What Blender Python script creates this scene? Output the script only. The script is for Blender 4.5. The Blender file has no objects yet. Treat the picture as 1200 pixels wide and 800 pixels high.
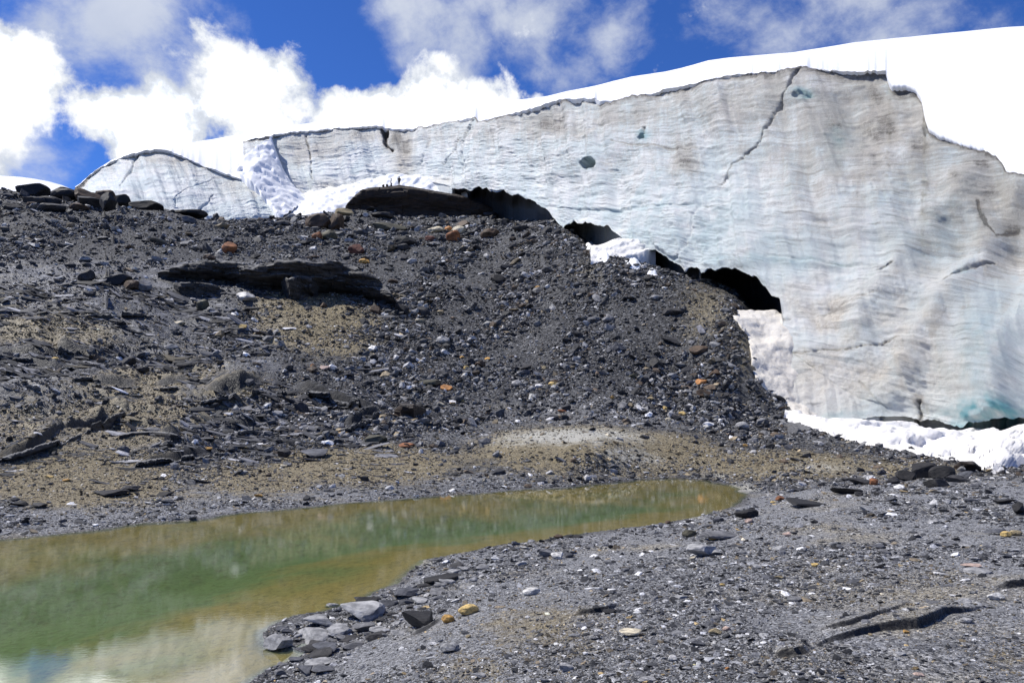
import bpy, bmesh, math, random
import numpy as np
from mathutils import Vector, Matrix

C = bpy.context.scene.collection
scene = bpy.context.scene
RNG = np.random.default_rng(7)
random.seed(7)

# ------------------------------------------------------------------ camera
F = 900.0                      # focal length in pixels of the 1200 wide photograph
CAM_H = 3.4                    # metres above the pond
HOR = 464.0                    # picture row of the horizon
PITCH = math.atan((HOR - 400.0) / F)
cp, sp = math.cos(PITCH), math.sin(PITCH)
cam_data = bpy.data.cameras.new('camera')
cam_data.sensor_width = 36.0
cam_data.lens = 36.0 * F / 1200.0
cam_data.clip_start = 0.1
cam_data.clip_end = 6000.0
cam = bpy.data.objects.new('camera', cam_data)
C.objects.link(cam)
cam.location = (0, 0, CAM_H)
cam.rotation_euler = (math.pi / 2 + PITCH, 0, 0)
scene.camera = cam

# ------------------------------------------------------------------ sun, sky, exposure
SUN = Vector((-0.54, 0.12, 0.82)).normalized()
sun_data = bpy.data.lights.new('sun', 'SUN')
sun_data.energy = 5.0
sun_data.angle = math.radians(0.5)
sun_data.color = (1.0, 0.965, 0.90)
sun = bpy.data.objects.new('sun', sun_data)
C.objects.link(sun)
sun.location = SUN * 300
sun.rotation_euler = SUN.to_track_quat('Z', 'Y').to_euler()
scene.view_settings.view_transform = 'Standard'
scene.view_settings.look = 'None'
scene.view_settings.exposure = 0.14
scene.view_settings.gamma = 1.0
scene.cycles.max_bounces = 8
scene.cycles.transparent_max_bounces = 8


def pix_dir(px, py):
    dx = (px - 600.0) / F
    dy = (400.0 - py) / F
    return np.array([dx, cp - dy * sp, sp + dy * cp])


class NT:
    """small helper to write node trees"""
    def __init__(self, tree):
        self.t = tree
        self.t.nodes.clear()

    def n(self, kind, **kw):
        nd = self.t.nodes.new(kind)
        ins = kw.pop('ins', {})
        for k, v in kw.items():
            setattr(nd, k, v)
        for k, v in ins.items():
            self.set(nd, k, v)
        return nd

    def set(self, nd, k, v):
        s = nd.inputs[k]
        if isinstance(v, bpy.types.NodeSocket):
            self.t.links.new(v, s)
        else:
            if hasattr(s.default_value, '__len__') and not hasattr(v, '__len__'):
                v = [v] * len(s.default_value)
            if hasattr(s.default_value, '__len__') and len(s.default_value) == 4 and len(v) == 3:
                v = tuple(v) + (1.0,)
            s.default_value = v

    def math(self, op, a, b=None, c=None, clamp=False):
        nd = self.n('ShaderNodeMath', operation=op, use_clamp=clamp)
        self.set(nd, 0, a)
        if b is not None:
            self.set(nd, 1, b)
        if c is not None:
            self.set(nd, 2, c)
        return nd.outputs[0]

    def vmath(self, op, a, b=None, scale=None):
        nd = self.n('ShaderNodeVectorMath', operation=op)
        self.set(nd, 0, a)
        if b is not None:
            self.set(nd, 1, b)
        if scale is not None:
            self.set(nd, 'Scale', scale)
        return nd.outputs['Value' if op in ('DOT_PRODUCT', 'LENGTH') else 'Vector']

    def ramp(self, fac, a, b, lo=0.0, hi=1.0, smooth=True):
        nd = self.n('ShaderNodeMapRange', interpolation_type='SMOOTHSTEP' if smooth else 'LINEAR')
        self.set(nd, 'Value', fac)
        self.set(nd, 'From Min', a)
        self.set(nd, 'From Max', b)
        self.set(nd, 'To Min', lo)
        self.set(nd, 'To Max', hi)
        return nd.outputs['Result']

    def mix(self, fac, a, b, blend='MIX'):
        nd = self.n('ShaderNodeMix', data_type='RGBA', blend_type=blend)
        self.set(nd, 0, fac)
        self.set(nd, 6, a)
        self.set(nd, 7, b)
        return nd.outputs[2]

    def noise(self, vec, scale, detail=4.0, rough=0.55, dist=0.0, lac=2.0):
        nd = self.n('ShaderNodeTexNoise')
        self.set(nd, 'Vector', vec)
        nd.inputs['Scale'].default_value = scale
        nd.inputs['Detail'].default_value = detail
        nd.inputs['Roughness'].default_value = rough
        nd.inputs['Distortion'].default_value = dist
        nd.inputs['Lacunarity'].default_value = lac
        return nd.outputs['Fac']

    def voronoi(self, vec, scale, feature='F1', out='Distance', rnd=1.0):
        nd = self.n('ShaderNodeTexVoronoi', feature=feature)
        self.set(nd, 'Vector', vec)
        nd.inputs['Scale'].default_value = scale
        nd.inputs['Randomness'].default_value = rnd
        return nd.outputs[out]

    def attr(self, name, kind='GEOMETRY', out='Fac'):
        nd = self.n('ShaderNodeAttribute', attribute_name=name, attribute_type=kind)
        return nd.outputs[out]


def build_world():
    w = bpy.data.worlds.new('World')
    scene.world = w
    w.use_nodes = True
    t = NT(w.node_tree)
    sky = t.n('ShaderNodeTexSky', sky_type='NISHITA')
    sky.sun_disc = False
    sky.sun_elevation = math.asin(SUN.z)
    sky.sun_rotation = math.atan2(SUN.x, SUN.y)
    sky.altitude = 3000.0
    sky.air_density = 1.15
    sky.dust_density = 0.1
    sky.ozone_density = 3.0
    tc = t.n('ShaderNodeTexCoord')
    d = tc.outputs['Generated']
    # warped direction for the clouds
    wn = t.n('ShaderNodeTexNoise')
    t.set(wn, 'Vector', d)
    wn.inputs['Scale'].default_value = 5.0
    wn.inputs['Detail'].default_value = 3.0
    warp = t.vmath('SCALE', t.vmath('SUBTRACT', wn.outputs['Color'], (0.5, 0.5, 0.5)), scale=0.05)
    dw = t.vmath('ADD', d, warp)

    def blob(px, py, r_in, r_out, val, cum):
        v = pix_dir(px, py)
        v = v / np.linalg.norm(v)
        dist = t.vmath('LENGTH', t.vmath('SUBTRACT', dw, tuple(v)))
        m = t.ramp(dist, r_in / F, r_out / F, val, 0.0)
        return m if cum is None else t.math('ADD', cum, m)
    # cumulus banks (bright, crisp)
    cu = None
    for b in [(-10, 85, 25, 70, .42), (-80, 120, 40, 150, .45), (75, 120, 10, 75, .24), (150, 135, 20, 90, .26), (225, 125, 25, 95, .32), (320, 130, 30, 95, .34),
              (160, 185, 20, 90, .34), (420, 130, 20, 75, .36), (515, 98, 15, 58, .40), (592, 114, 14, 52, .42), (560, 130, 10, 50, .3), (255, 52, 8, 50, .20), (330, 72, 4, 42, .14),
              (650, 126, 4, 38, .40), (460, 150, 20, 80, .36), (280, 85, 8, 50, .12)]:
        cu = blob(*b, cu)
    # clear patches
    for b in [(350, 38, 10, 80, -.26), (125, 82, 6, 60, -.30), (160, 60, 5, 40, -.2), (203, 92, 2, 22, -.26), (640, 85, 10, 60, -.16), (60, 172, 15, 70, -.34), (415, 58, 10, 60, -.22)]:
        cu = blob(*b, cu)
    # thin high cloud (grey white, soft)
    ci = None
    for b in [(95, 20, 20, 110, .33), (160, 25, 10, 70, .1), (540, 25, 30, 130, .36), (680, 45, 20, 100, .30), (740, 60, 10, 60, .16), (450, 10, 10, 70, .20),
              (940, 5, 20, 130, .24), (910, 40, 10, 70, .14), (1100, 20, 20, 140, .18), (820, 20, 10, 80, .12), (230, 70, 20, 110, .14), (370, 55, 10, 60, .12), (30, 190, 10, 70, .16), (40, 60, 10, 60, .2)]:
        ci = blob(*b, ci)
    for b in [(350, 35, 10, 75, -.20), (860, 60, 10, 100, -.10), (600, 90, 10, 60, -.2)]:
        ci = blob(*b, ci)
    # generic cover far outside the frame so that the whole dome is a half clouded sky
    fwd = t.vmath('DOT_PRODUCT', d, tuple(pix_dir(600, 60) / np.linalg.norm(pix_dir(600, 60))))
    out = t.ramp(fwd, 0.62, 0.80, 1.0, 0.0)
    n1 = t.math('ADD', 0.5, t.math('MULTIPLY', t.math('SUBTRACT', t.noise(dw, 10.0, 12.0, 0.62), 0.5), 1.7))
    off = t.vmath('ADD', dw, (float(SUN.x) * 0.035, float(SUN.y) * 0.02, float(SUN.z) * 0.035))
    n2 = t.math('ADD', 0.5, t.math('MULTIPLY', t.math('SUBTRACT', t.noise(off, 10.0, 7.0, 0.62), 0.5), 1.7))
    nw = t.n('ShaderNodeMapping')
    t.set(nw, 'Vector', dw)
    nw.inputs['Scale'].default_value = (1.0, 1.0, 1.25)
    nw.inputs['Rotation'].default_value = (0, 0.5, 0)
    n3 = t.math('ADD', 0.5, t.math('MULTIPLY', t.math('SUBTRACT', t.noise(nw.outputs[0], 8.0, 12.0, 0.62), 0.5), 1.25))
    dens_cu = t.math('ADD', t.math('ADD', n1, cu), t.math('MULTIPLY', out, 0.05))
    a_cu = t.ramp(dens_cu, 0.64, 0.86)
    dens_ci = t.math('ADD', n3, ci)
    a_ci = t.math('MULTIPLY', t.ramp(dens_ci, 0.58, 1.02), 0.84)
    lit = t.math('ADD', 0.48, t.math('MULTIPLY', t.math('SUBTRACT', n1, n2), 3.0), clamp=True)
    core = t.ramp(dens_cu, 0.76, 1.15)
    lit2 = t.math('ADD', t.math('MULTIPLY', lit, 0.75), t.math('MULTIPLY', core, 0.42), clamp=True)
    c_cu = t.mix(lit2, (0.62, 0.67, 0.76), (1.12, 1.13, 1.14))
    c_cu = t.vmath('SCALE', c_cu, scale=t.math('ADD', 1.0, t.math('MULTIPLY', t.ramp(dens_cu, 0.85, 1.25), 1.9)))
    c_ci = t.mix(t.noise(dw, 9.0, 5.0), (0.46, 0.52, 0.64), (0.88, 0.91, 0.95))
    bg_sky = t.mix(1.0, sky.outputs[0], (0.36, 0.66, 1.25), 'MULTIPLY')
    b_sky = t.n('ShaderNodeBackground', ins={'Color': bg_sky, 'Strength': 0.10})
    b_ci = t.n('ShaderNodeBackground', ins={'Color': c_ci, 'Strength': 0.95})
    b_cu = t.n('ShaderNodeBackground', ins={'Color': c_cu, 'Strength': 0.95})
    m1 = t.n('ShaderNodeMixShader', ins={0: a_ci, 1: b_sky.outputs[0], 2: b_ci.outputs[0]})
    m2 = t.n('ShaderNodeMixShader', ins={0: a_cu, 1: m1.outputs[0], 2: b_cu.outputs[0]})
    o = t.n('ShaderNodeOutputWorld')
    t.set(o, 'Surface', m2.outputs[0])


build_world()


# ------------------------------------------------------------------ numeric helpers
def P(px, py, Y):
    """the world point seen at pixel (px, py) at horizontal distance Y"""
    d = pix_dir(px, py)
    k = Y / d[1]
    return np.array([d[0] * k, Y, CAM_H + d[2] * k])


def PV(px, py, Y):
    px, py, Y = np.asarray(px, float), np.asarray(py, float), np.asarray(Y, float)
    dx = (px - 600.0) / F
    dy = (400.0 - py) / F
    k = Y / (cp - dy * sp)
    return np.stack([dx * k, Y + 0 * k, CAM_H + (sp + dy * cp) * k], -1)


def P0(px, py, z=0.0):
    d = pix_dir(px, py)
    k = (z - CAM_H) / d[2]
    return np.array([d[0] * k, d[1] * k, z])


def project(v):
    x, y, z = v[..., 0], v[..., 1], v[..., 2] - CAM_H
    w = y * cp + z * sp
    u = -y * sp + z * cp
    w = np.maximum(w, 1e-6)
    return 600 + F * x / w, 400 - F * u / w


def smooth(a, b, x):
    t = np.clip((x - a) / (b - a), 0, 1)
    return t * t * (3 - 2 * t)


def _hash(ix, iy, iz, seed):
    h = (ix * 374761393 + iy * 668265263 + iz * 2147483647 + seed * 1274126177) & 0xFFFFFFFF
    h = ((h ^ (h >> 13)) * 1274126177) & 0xFFFFFFFF
    h = ((h ^ (h >> 16)) * 2246822519) & 0xFFFFFFFF
    h = h ^ (h >> 15)
    return (h & 0xFFFF) / 32767.5 - 1.0


def vnoise(x, y, z=None, seed=0):
    x = np.asarray(x, float)
    y = np.asarray(y, float)
    fx, fy = np.floor(x), np.floor(y)
    ix, iy = fx.astype(np.int64), fy.astype(np.int64)
    tx, ty = x - fx, y - fy
    tx = tx * tx * tx * (tx * (tx * 6 - 15) + 10)
    ty = ty * ty * ty * (ty * (ty * 6 - 15) + 10)

    def layer(iz):
        a = _hash(ix, iy, iz, seed)
        b = _hash(ix + 1, iy, iz, seed)
        c = _hash(ix, iy + 1, iz, seed)
        d = _hash(ix + 1, iy + 1, iz, seed)
        ab = a + (b - a) * tx
        cd = c + (d - c) * tx
        return ab + (cd - ab) * ty
    if z is None:
        return layer(0)
    z = np.asarray(z, float)
    fz = np.floor(z)
    iz = fz.astype(np.int64)
    tz = z - fz
    tz = tz * tz * (3 - 2 * tz)
    l0 = layer(iz)
    return l0 + (layer(iz + 1) - l0) * tz


def fbm(x, y, z=None, octaves=4, seed=0, gain=0.5):
    s, a, f = 0.0, 1.0, 1.0
    for o in range(octaves):
        s = s + a * vnoise(x * f + 17.3 * o, y * f - 9.1 * o, None if z is None else z * f + 5.7 * o, seed + o * 13)
        a *= gain
        f *= 2.03
    return s


def poly_dist(x, y, pts, closed=False):
    """distance to a polyline (and, if closed, sign < 0 inside)"""
    d2 = np.full(x.shape, 1e18)
    inside = np.zeros(x.shape, bool)
    n = len(pts)
    for i in range(n if closed else n - 1):
        ax, ay = pts[i][0], pts[i][1]
        bx, by = pts[(i + 1) % n][0], pts[(i + 1) % n][1]
        ex, ey = bx - ax, by - ay
        L = ex * ex + ey * ey + 1e-12
        t = np.clip(((x - ax) * ex + (y - ay) * ey) / L, 0, 1)
        dx, dy = x - ax - t * ex, y - ay - t * ey
        d2 = np.minimum(d2, dx * dx + dy * dy)
        if closed:
            cond = (ay > y) != (by > y)
            xi = ax + (y - ay) / (by - ay + 1e-15) * ex
            inside ^= cond & (x < xi)
    d = np.sqrt(d2)
    return np.where(inside, -d, d) if closed else d


def tab(pts, x, k=1):
    a = np.array([[p[0], p[k]] for p in pts], float)
    return np.interp(x, a[:, 0], a[:, 1])


# ------------------------------------------------------------------ object helpers
def link(o):
    C.objects.link(o)
    return o


def grid_faces(nr, nc):
    i = np.arange((nr - 1) * nc).reshape(nr - 1, nc)[:, :-1]
    return np.stack([i, i + 1, i + nc + 1, i + nc], -1).reshape(-1, 4)


def mesh_np(name, verts, faces, mat=None, smooth_=True):
    m = bpy.data.meshes.new(name)
    verts = np.ascontiguousarray(verts, np.float32).reshape(-1, 3)
    faces = np.ascontiguousarray(faces, np.int32)
    m.vertices.add(len(verts))
    m.vertices.foreach_set('co', verts.ravel())
    k = faces.shape[1]
    m.loops.add(len(faces) * k)
    m.loops.foreach_set('vertex_index', faces.ravel())
    m.polygons.add(len(faces))
    m.polygons.foreach_set('loop_start', np.arange(0, len(faces) * k, k, dtype=np.int32))
    m.polygons.foreach_set('loop_total', np.full(len(faces), k, np.int32))
    m.polygons.foreach_set('use_smooth', np.full(len(faces), smooth_, bool))
    m.update(calc_edges=True)
    m.validate()
    if mat:
        m.materials.append(mat)
    return m


def attr_f(m, name, vals):
    a = m.attributes.new(name, 'FLOAT', 'POINT')
    a.data.foreach_set('value', np.ascontiguousarray(vals, np.float32).ravel())


def thing(o, label, cat, group=None):
    o['label'] = label
    o['category'] = cat
    if group:
        o['group'] = group
    return o


def structure(o):
    o['kind'] = 'structure'
    return o


def normals_grid(v):
    du = np.gradient(v, axis=1)
    dv = np.gradient(v, axis=0)
    n = np.cross(du, dv)
    return n / (np.linalg.norm(n, axis=-1, keepdims=True) + 1e-12)


# ------------------------------------------------------------------ materials
def new_mat(name):
    m = bpy.data.materials.new(name)
    m.use_nodes = True
    return m, NT(m.node_tree)


def finish(t, color, rough=0.85, bump=None, bump_str=0.5, bump_dist=0.05, spec=0.3, extra=None):
    b = t.n('ShaderNodeBsdfPrincipled')
    t.set(b, 'Base Color', color)
    t.set(b, 'Roughness', rough)
    t.set(b, 'Specular IOR Level', spec)
    if bump is not None:
        bn = t.n('ShaderNodeBump', ins={'Strength': bump_str, 'Distance': bump_dist, 'Height': bump})
        t.set(b, 'Normal', bn.outputs[0])
    if extra:
        for k, v in extra.items():
            t.set(b, k, v)
    o = t.n('ShaderNodeOutputMaterial')
    t.set(o, 'Surface', b.outputs[0])
    return b


def mat_ground():
    m, t = new_mat('ground')
    pos = t.n('ShaderNodeNewGeometry').outputs['Position']
    near = t.attr('near')
    tan = t.attr('tan')
    bed = t.attr('bed')
    wet = t.attr('pale')
    deep = t.attr('deep')
    n_big = t.noise(pos, 0.35, 6.0, 0.6)
    n_mid = t.noise(pos, 2.2, 8.0, 0.7)
    n_fine = t.noise(pos, 9.0, 9.0, 0.78)
    vc = t.voronoi(pos, 34.0, out='Color')
    sep = t.n('ShaderNodeSeparateColor', ins={0: vc})
    vc2 = t.voronoi(pos, 7.0, out='Color')
    sep2 = t.n('ShaderNodeSeparateColor', ins={0: vc2})
    vd = t.voronoi(pos, 34.0)
    vd2 = t.voronoi(pos, 7.0)
    # dark scree of the hill side
    vc3 = t.voronoi(pos, 3.4, out='Color')
    sep3 = t.n('ShaderNodeSeparateColor', ins={0: vc3})
    vd3 = t.voronoi(pos, 3.4)
    scree = t.mix(t.ramp(n_mid, 0.36, 0.66), (0.010, 0.010, 0.011), (0.045, 0.044, 0.046))
    sv = t.math('ADD', t.math('MULTIPLY', t.math('POWER', sep2.outputs[0], 3.0), 0.6), t.math('MULTIPLY', t.math('POWER', sep3.outputs[0], 3.0), 0.4))
    scree = t.mix(t.math('MULTIPLY', sv, 0.9), scree, (0.26, 0.26, 0.26))
    scree = t.mix(t.math('MULTIPLY', t.ramp(sep2.outputs[1], 0.55, 0.85), 0.75), scree, (0.010, 0.010, 0.011))
    # bare slate: long streaks along the bedding
    ms = t.n('ShaderNodeMapping')
    t.set(ms, 'Vector', pos)
    ms.inputs['Rotation'].default_value = (0, 0, -0.29)
    ms.inputs['Scale'].default_value = (0.13, 0.75, 1.6)
    streak = t.noise(ms.outputs[0], 1.6, 9.0, 0.72, 0.3)
    slate = t.mix(t.ramp(streak, 0.36, 0.60), (0.010, 0.010, 0.011), (0.13, 0.13, 0.135))
    slate = t.mix(t.math('MULTIPLY', t.ramp(t.math('ADD', streak, t.math('MULTIPLY', t.math('SUBTRACT', n_fine, 0.5), 0.7)), 0.57, 0.70), 0.9), slate, (0.46, 0.46, 0.47))  # sky sheen on the slate, painted as pale streaks
    smask = t.ramp(t.math('ADD', t.attr('slab'), t.math('MULTIPLY', t.math('SUBTRACT', n_big, 0.5), 1.4)), 0.35, 0.75)
    scree = t.mix(t.math('MULTIPLY', smask, 0.8), scree, slate)
    # blue grey shale gravel close by
    vc4 = t.voronoi(pos, 85.0, out='Color')
    sep4 = t.n('ShaderNodeSeparateColor', ins={0: vc4})
    grav = t.mix(t.ramp(n_mid, 0.3, 0.7), (0.055, 0.057, 0.063), (0.22, 0.224, 0.235))
    pv = t.math('ADD', t.math('MULTIPLY', t.math('POWER', sep.outputs[0], 2.2), 0.55), t.math('MULTIPLY', t.math('POWER', sep4.outputs[0], 2.2), 0.45))
    pebble = t.mix(pv, (0.012, 0.012, 0.014), (0.72, 0.72, 0.73))
    grav = t.mix(0.78, grav, pebble)
    grav = t.mix(t.math('MULTIPLY', t.ramp(n_big, 0.50, 0.68), 0.55), grav, t.mix(1.0, grav, (1.35, 1.15, 0.74), 'MULTIPLY'))
    base = t.mix(near, scree, grav)
    # tan and olive earth
    earth = t.mix(t.ramp(n_fine, 0.34, 0.68), (0.080, 0.062, 0.032), (0.40, 0.325, 0.185))
    earth = t.mix(t.math('MULTIPLY', t.ramp(sep.outputs[1], 0.7, 0.95), 0.5), earth, (0.42, 0.38, 0.27))
    tmask = t.math('MULTIPLY', t.ramp(t.math('ADD', tan, t.math('MULTIPLY', t.math('SUBTRACT', n_mid, 0.5), 1.1)), 0.30, 0.70), 0.88)
    base = t.mix(tmask, base, earth)
    # pale dried mud
    base = t.mix(t.ramp(t.math('ADD', wet, t.math('MULTIPLY', t.math('SUBTRACT', n_mid, 0.5), 0.9)), 0.35, 0.75), base, (0.43, 0.415, 0.36))
    base = t.mix(t.math('MULTIPLY', t.attr('face'), 0.93), base, t.mix(n_fine, (0.006, 0.006, 0.006), (0.035, 0.034, 0.034)))  # shade of the step fronts, painted near black into the slate colour
    # pond bed: ochre silt in the shallows, green algae on the deep silt
    bedc = t.mix(t.ramp(t.math('ADD', deep, t.math('MULTIPLY', t.math('SUBTRACT', n_big, 0.5), 1.1)), 0.10, 0.55), (0.50, 0.36, 0.13), (0.20, 0.30, 0.135))
    bedc = t.mix(t.math('MULTIPLY', t.ramp(n_mid, 0.52, 0.66), 0.35), bedc, (0.12, 0.10, 0.045))
    bedc = t.mix(t.math('MULTIPLY', t.ramp(n_fine, 0.5, 0.62), 0.55), bedc, (0.09, 0.075, 0.02))
    base = t.mix(t.math('MULTIPLY', t.attr('wet'), 0.7), base, t.mix(1.0, base, (0.35, 0.33, 0.30), 'MULTIPLY'))
    base = t.mix(bed, base, bedc)
    h = t.math('ADD', t.math('MULTIPLY', n_fine, 0.6), t.math('MULTIPLY', t.math('SUBTRACT', 1.0, vd), 0.25))
    h = t.math('ADD', h, t.math('MULTIPLY', t.math('SUBTRACT', 1.0, vd2), 0.45))
    h = t.math('ADD', h, t.math('MULTIPLY', sep.outputs[2], 0.2))
    h = t.math('ADD', h, t.math('MULTIPLY', sep4.outputs[2], 0.08))
    h = t.math('ADD', h, t.math('MULTIPLY', t.math('SUBTRACT', 1.0, vd3), 0.9))
    h = t.math('ADD', h, t.math('MULTIPLY', t.math('MULTIPLY', streak, smask), 2.0))
    finish(t, base, t.math('SUBTRACT', 0.82, t.math('MULTIPLY', smask, 0.34)), h, 0.9, 0.07, 0.4)
    return m


def mat_stone(name, inst):
    """stones: colour of the single stone from the object (or the instance)"""
    m, t = new_mat(name)
    tc = t.n('ShaderNodeTexCoord').outputs['Object']
    if inst:
        col = t.attr('tint', 'INSTANCER', 'Color')
        rnd = t.attr('seed', 'INSTANCER', 'Fac')
    else:
        oi = t.n('ShaderNodeObjectInfo')
        col = oi.outputs['Color']
        rnd = oi.outputs['Random']
    v = t.vmath('ADD', tc, t.vmath('SCALE', (37.0, 11.0, 23.0), scale=rnd))
    n = t.noise(v, 3.0, 7.0, 0.65)
    n2 = t.noise(v, 11.0, 5.0, 0.7)
    c = t.mix(1.0, col, t.mix(t.ramp(n, 0.3, 0.72), (0.45, 0.45, 0.46), (1.45, 1.42, 1.38)), 'MULTIPLY')
    c = t.mix(t.math('MULTIPLY', t.ramp(n2, 0.56, 0.75), 0.35), c, t.mix(1.0, c, (0.3, 0.29, 0.28), 'MULTIPLY'))
    finish(t, c, 0.72, t.math('ADD', n, t.math('MULTIPLY', n2, 0.5)), 0.5, 0.08, 0.4)
    return m


def mat_bedrock(name, dark, light, pale=0.0):
    """layered dark slate with a dusting of grit on flat tops"""
    m, t = new_mat(name)
    g = t.n('ShaderNodeNewGeometry')
    pos = g.outputs['Position']
    mp = t.n('ShaderNodeMapping')
    t.set(mp, 'Vector', pos)
    mp.inputs['Scale'].default_value = (0.7, 0.7, 6.0)
    mp.inputs['Rotation'].default_value = (0.12, 0.08, 0.0)
    n = t.noise(mp.outputs[0], 1.2, 8.0, 0.68)
    n2 = t.noise(pos, 5.0, 8.0, 0.75)
    sx = t.n('ShaderNodeSeparateXYZ')
    t.set(sx, 0, g.outputs['Normal'])
    up = t.math('MULTIPLY', t.ramp(t.math('ADD', sx.outputs[2], t.math('MULTIPLY', t.math('SUBTRACT', n2, 0.5), 0.9)), 0.55, 0.95), pale)
    c = t.mix(t.ramp(n, 0.32, 0.70), dark, light)
    c = t.mix(up, c, t.mix(n2, (0.06, 0.06, 0.06), (0.34, 0.33, 0.31)))
    finish(t, c, 0.75, t.math('ADD', n, t.math('MULTIPLY', n2, 0.6)), 0.8, 0.15, 0.35)
    return m


def mat_ice():
    m, t = new_mat('glacier_ice')
    g = t.n('ShaderNodeNewGeometry')
    pos = g.outputs['Position']
    dirt_shade, blue, cream = t.attr('dirt_shade'), t.attr('blue'), t.attr('cream')
    along, q = t.attr('along'), t.attr('layer')

    def lay(sa, sq, off):
        cv = t.n('ShaderNodeCombineXYZ')
        t.set(cv, 0, t.math('MULTIPLY', along, sa))
        t.set(cv, 1, t.math('MULTIPLY', q, sq))
        t.set(cv, 2, off)
        return cv.outputs[0]
    bands = t.noise(lay(0.06, 1.3, 0.0), 1.0, 9.0, 0.70, 0.15)       # layers of the ice
    fine = t.noise(lay(0.22, 5.0, 4.0), 1.0, 8.0, 0.74, 0.05)         # thin laminae
    streak = t.noise(lay(0.80, 0.06, 9.0), 1.0, 7.0, 0.66, 0.35)     # melt water runs
    wide = t.noise(lay(0.16, 0.03, 19.0), 1.0, 4.0, 0.55, 0.3)
    n = t.noise(pos, 0.22, 7.0, 0.62)
    nf = t.noise(pos, 3.5, 9.0, 0.78)
    c = t.mix(t.ramp(n, 0.38, 0.66), (0.61, 0.68, 0.675), (0.81, 0.81, 0.78))
    c = t.mix(t.math('MULTIPLY', t.ramp(streak, 0.50, 0.68), 0.36), c, (0.78, 0.785, 0.78))
    c = t.mix(t.math('MULTIPLY', t.ramp(wide, 0.46, 0.34), 0.25), c, (0.37, 0.43, 0.45))
    c = t.mix(cream, c, t.mix(t.ramp(nf, 0.3, 0.7), (0.50, 0.44, 0.345), (0.80, 0.75, 0.66)))
    l1 = t.ramp(bands, 0.53, 0.68)
    l2 = t.ramp(fine, 0.52, 0.64)
    gate = t.ramp(t.noise(pos, 0.30, 5.0, 0.6), 0.38, 0.62)
    c = t.mix(t.math('MULTIPLY', t.math('MULTIPLY', l1, gate), 0.6), c, (0.27, 0.285, 0.285))
    c = t.mix(t.math('MULTIPLY', t.math('MULTIPLY', l2, gate), 0.62), c, (0.20, 0.195, 0.185))
    dm = t.math('ADD', dirt_shade, t.math('ADD', t.math('MULTIPLY', t.math('SUBTRACT', streak, 0.5), 0.65),
                                    t.math('ADD', t.math('MULTIPLY', t.math('SUBTRACT', nf, 0.5), 0.9),
                                           t.math('MULTIPLY', t.math('SUBTRACT', fine, 0.5), 0.8))))
    c = t.mix(t.math('MULTIPLY', t.ramp(dm, 0.12, 0.62), 0.66), c, (0.38, 0.335, 0.27))
    c = t.mix(t.math('MULTIPLY', t.ramp(dm, 0.60, 1.10), 0.80), c, (0.085, 0.070, 0.055))
    grn = t.noise(pos, 9.0, 8.0, 0.85)
    sp = t.math('MULTIPLY', t.ramp(grn, 0.53, 0.66), t.math('ADD', 0.20, t.math('MULTIPLY', t.ramp(dm, 0.0, 0.5), 0.40)))
    c = t.mix(sp, c, (0.17, 0.155, 0.135))
    c = t.mix(t.math('MULTIPLY', t.ramp(grn, 0.47, 0.36), 0.35), c, (0.84, 0.845, 0.84))
    c = t.mix(blue, c, (0.13, 0.36, 0.40))
    c = t.mix(t.attr('cave_shade'), c, (0.022, 0.020, 0.019))  # darkness of the caves painted into the ice colour
    h = t.math('ADD', t.math('MULTIPLY', bands, 0.35), t.math('ADD', t.math('MULTIPLY', nf, 0.5), t.math('MULTIPLY', streak, 0.15)))
    h = t.math('ADD', h, t.math('MULTIPLY', fine, 0.55))
    h = t.math('ADD', h, t.math('MULTIPLY', grn, 0.9))
    finish(t, c, 0.5, h, 0.95, 0.20, 0.4)
    return m


def mat_snow(name='snow', dirty=0.0):
    m, t = new_mat(name)
    pos = t.n('ShaderNodeNewGeometry').outputs['Position']
    n = t.noise(pos, 0.9, 7.0, 0.62)
    n2 = t.noise(pos, 4.0, 7.0, 0.75)
    c = t.mix(t.ramp(n, 0.3, 0.7), (0.85, 0.86, 0.87), (0.91, 0.90, 0.89))
    if dirty:
        c = t.mix(t.math('MULTIPLY', t.ramp(n2, 0.50, 0.70), dirty), c, (0.50, 0.43, 0.34))
        c = t.mix(dirty * 0.6, c, (0.66, 0.60, 0.50))
        c = t.mix(t.math('MULTIPLY', t.ramp(t.noise(pos, 7.0, 5.0, 0.8), 0.60, 0.70), dirty), c, (0.16, 0.13, 0.11))
    finish(t, c, 0.6, t.math('ADD', n, t.math('MULTIPLY', n2, 0.4)), 0.35 + dirty, 0.12, 0.3)
    return m


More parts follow.
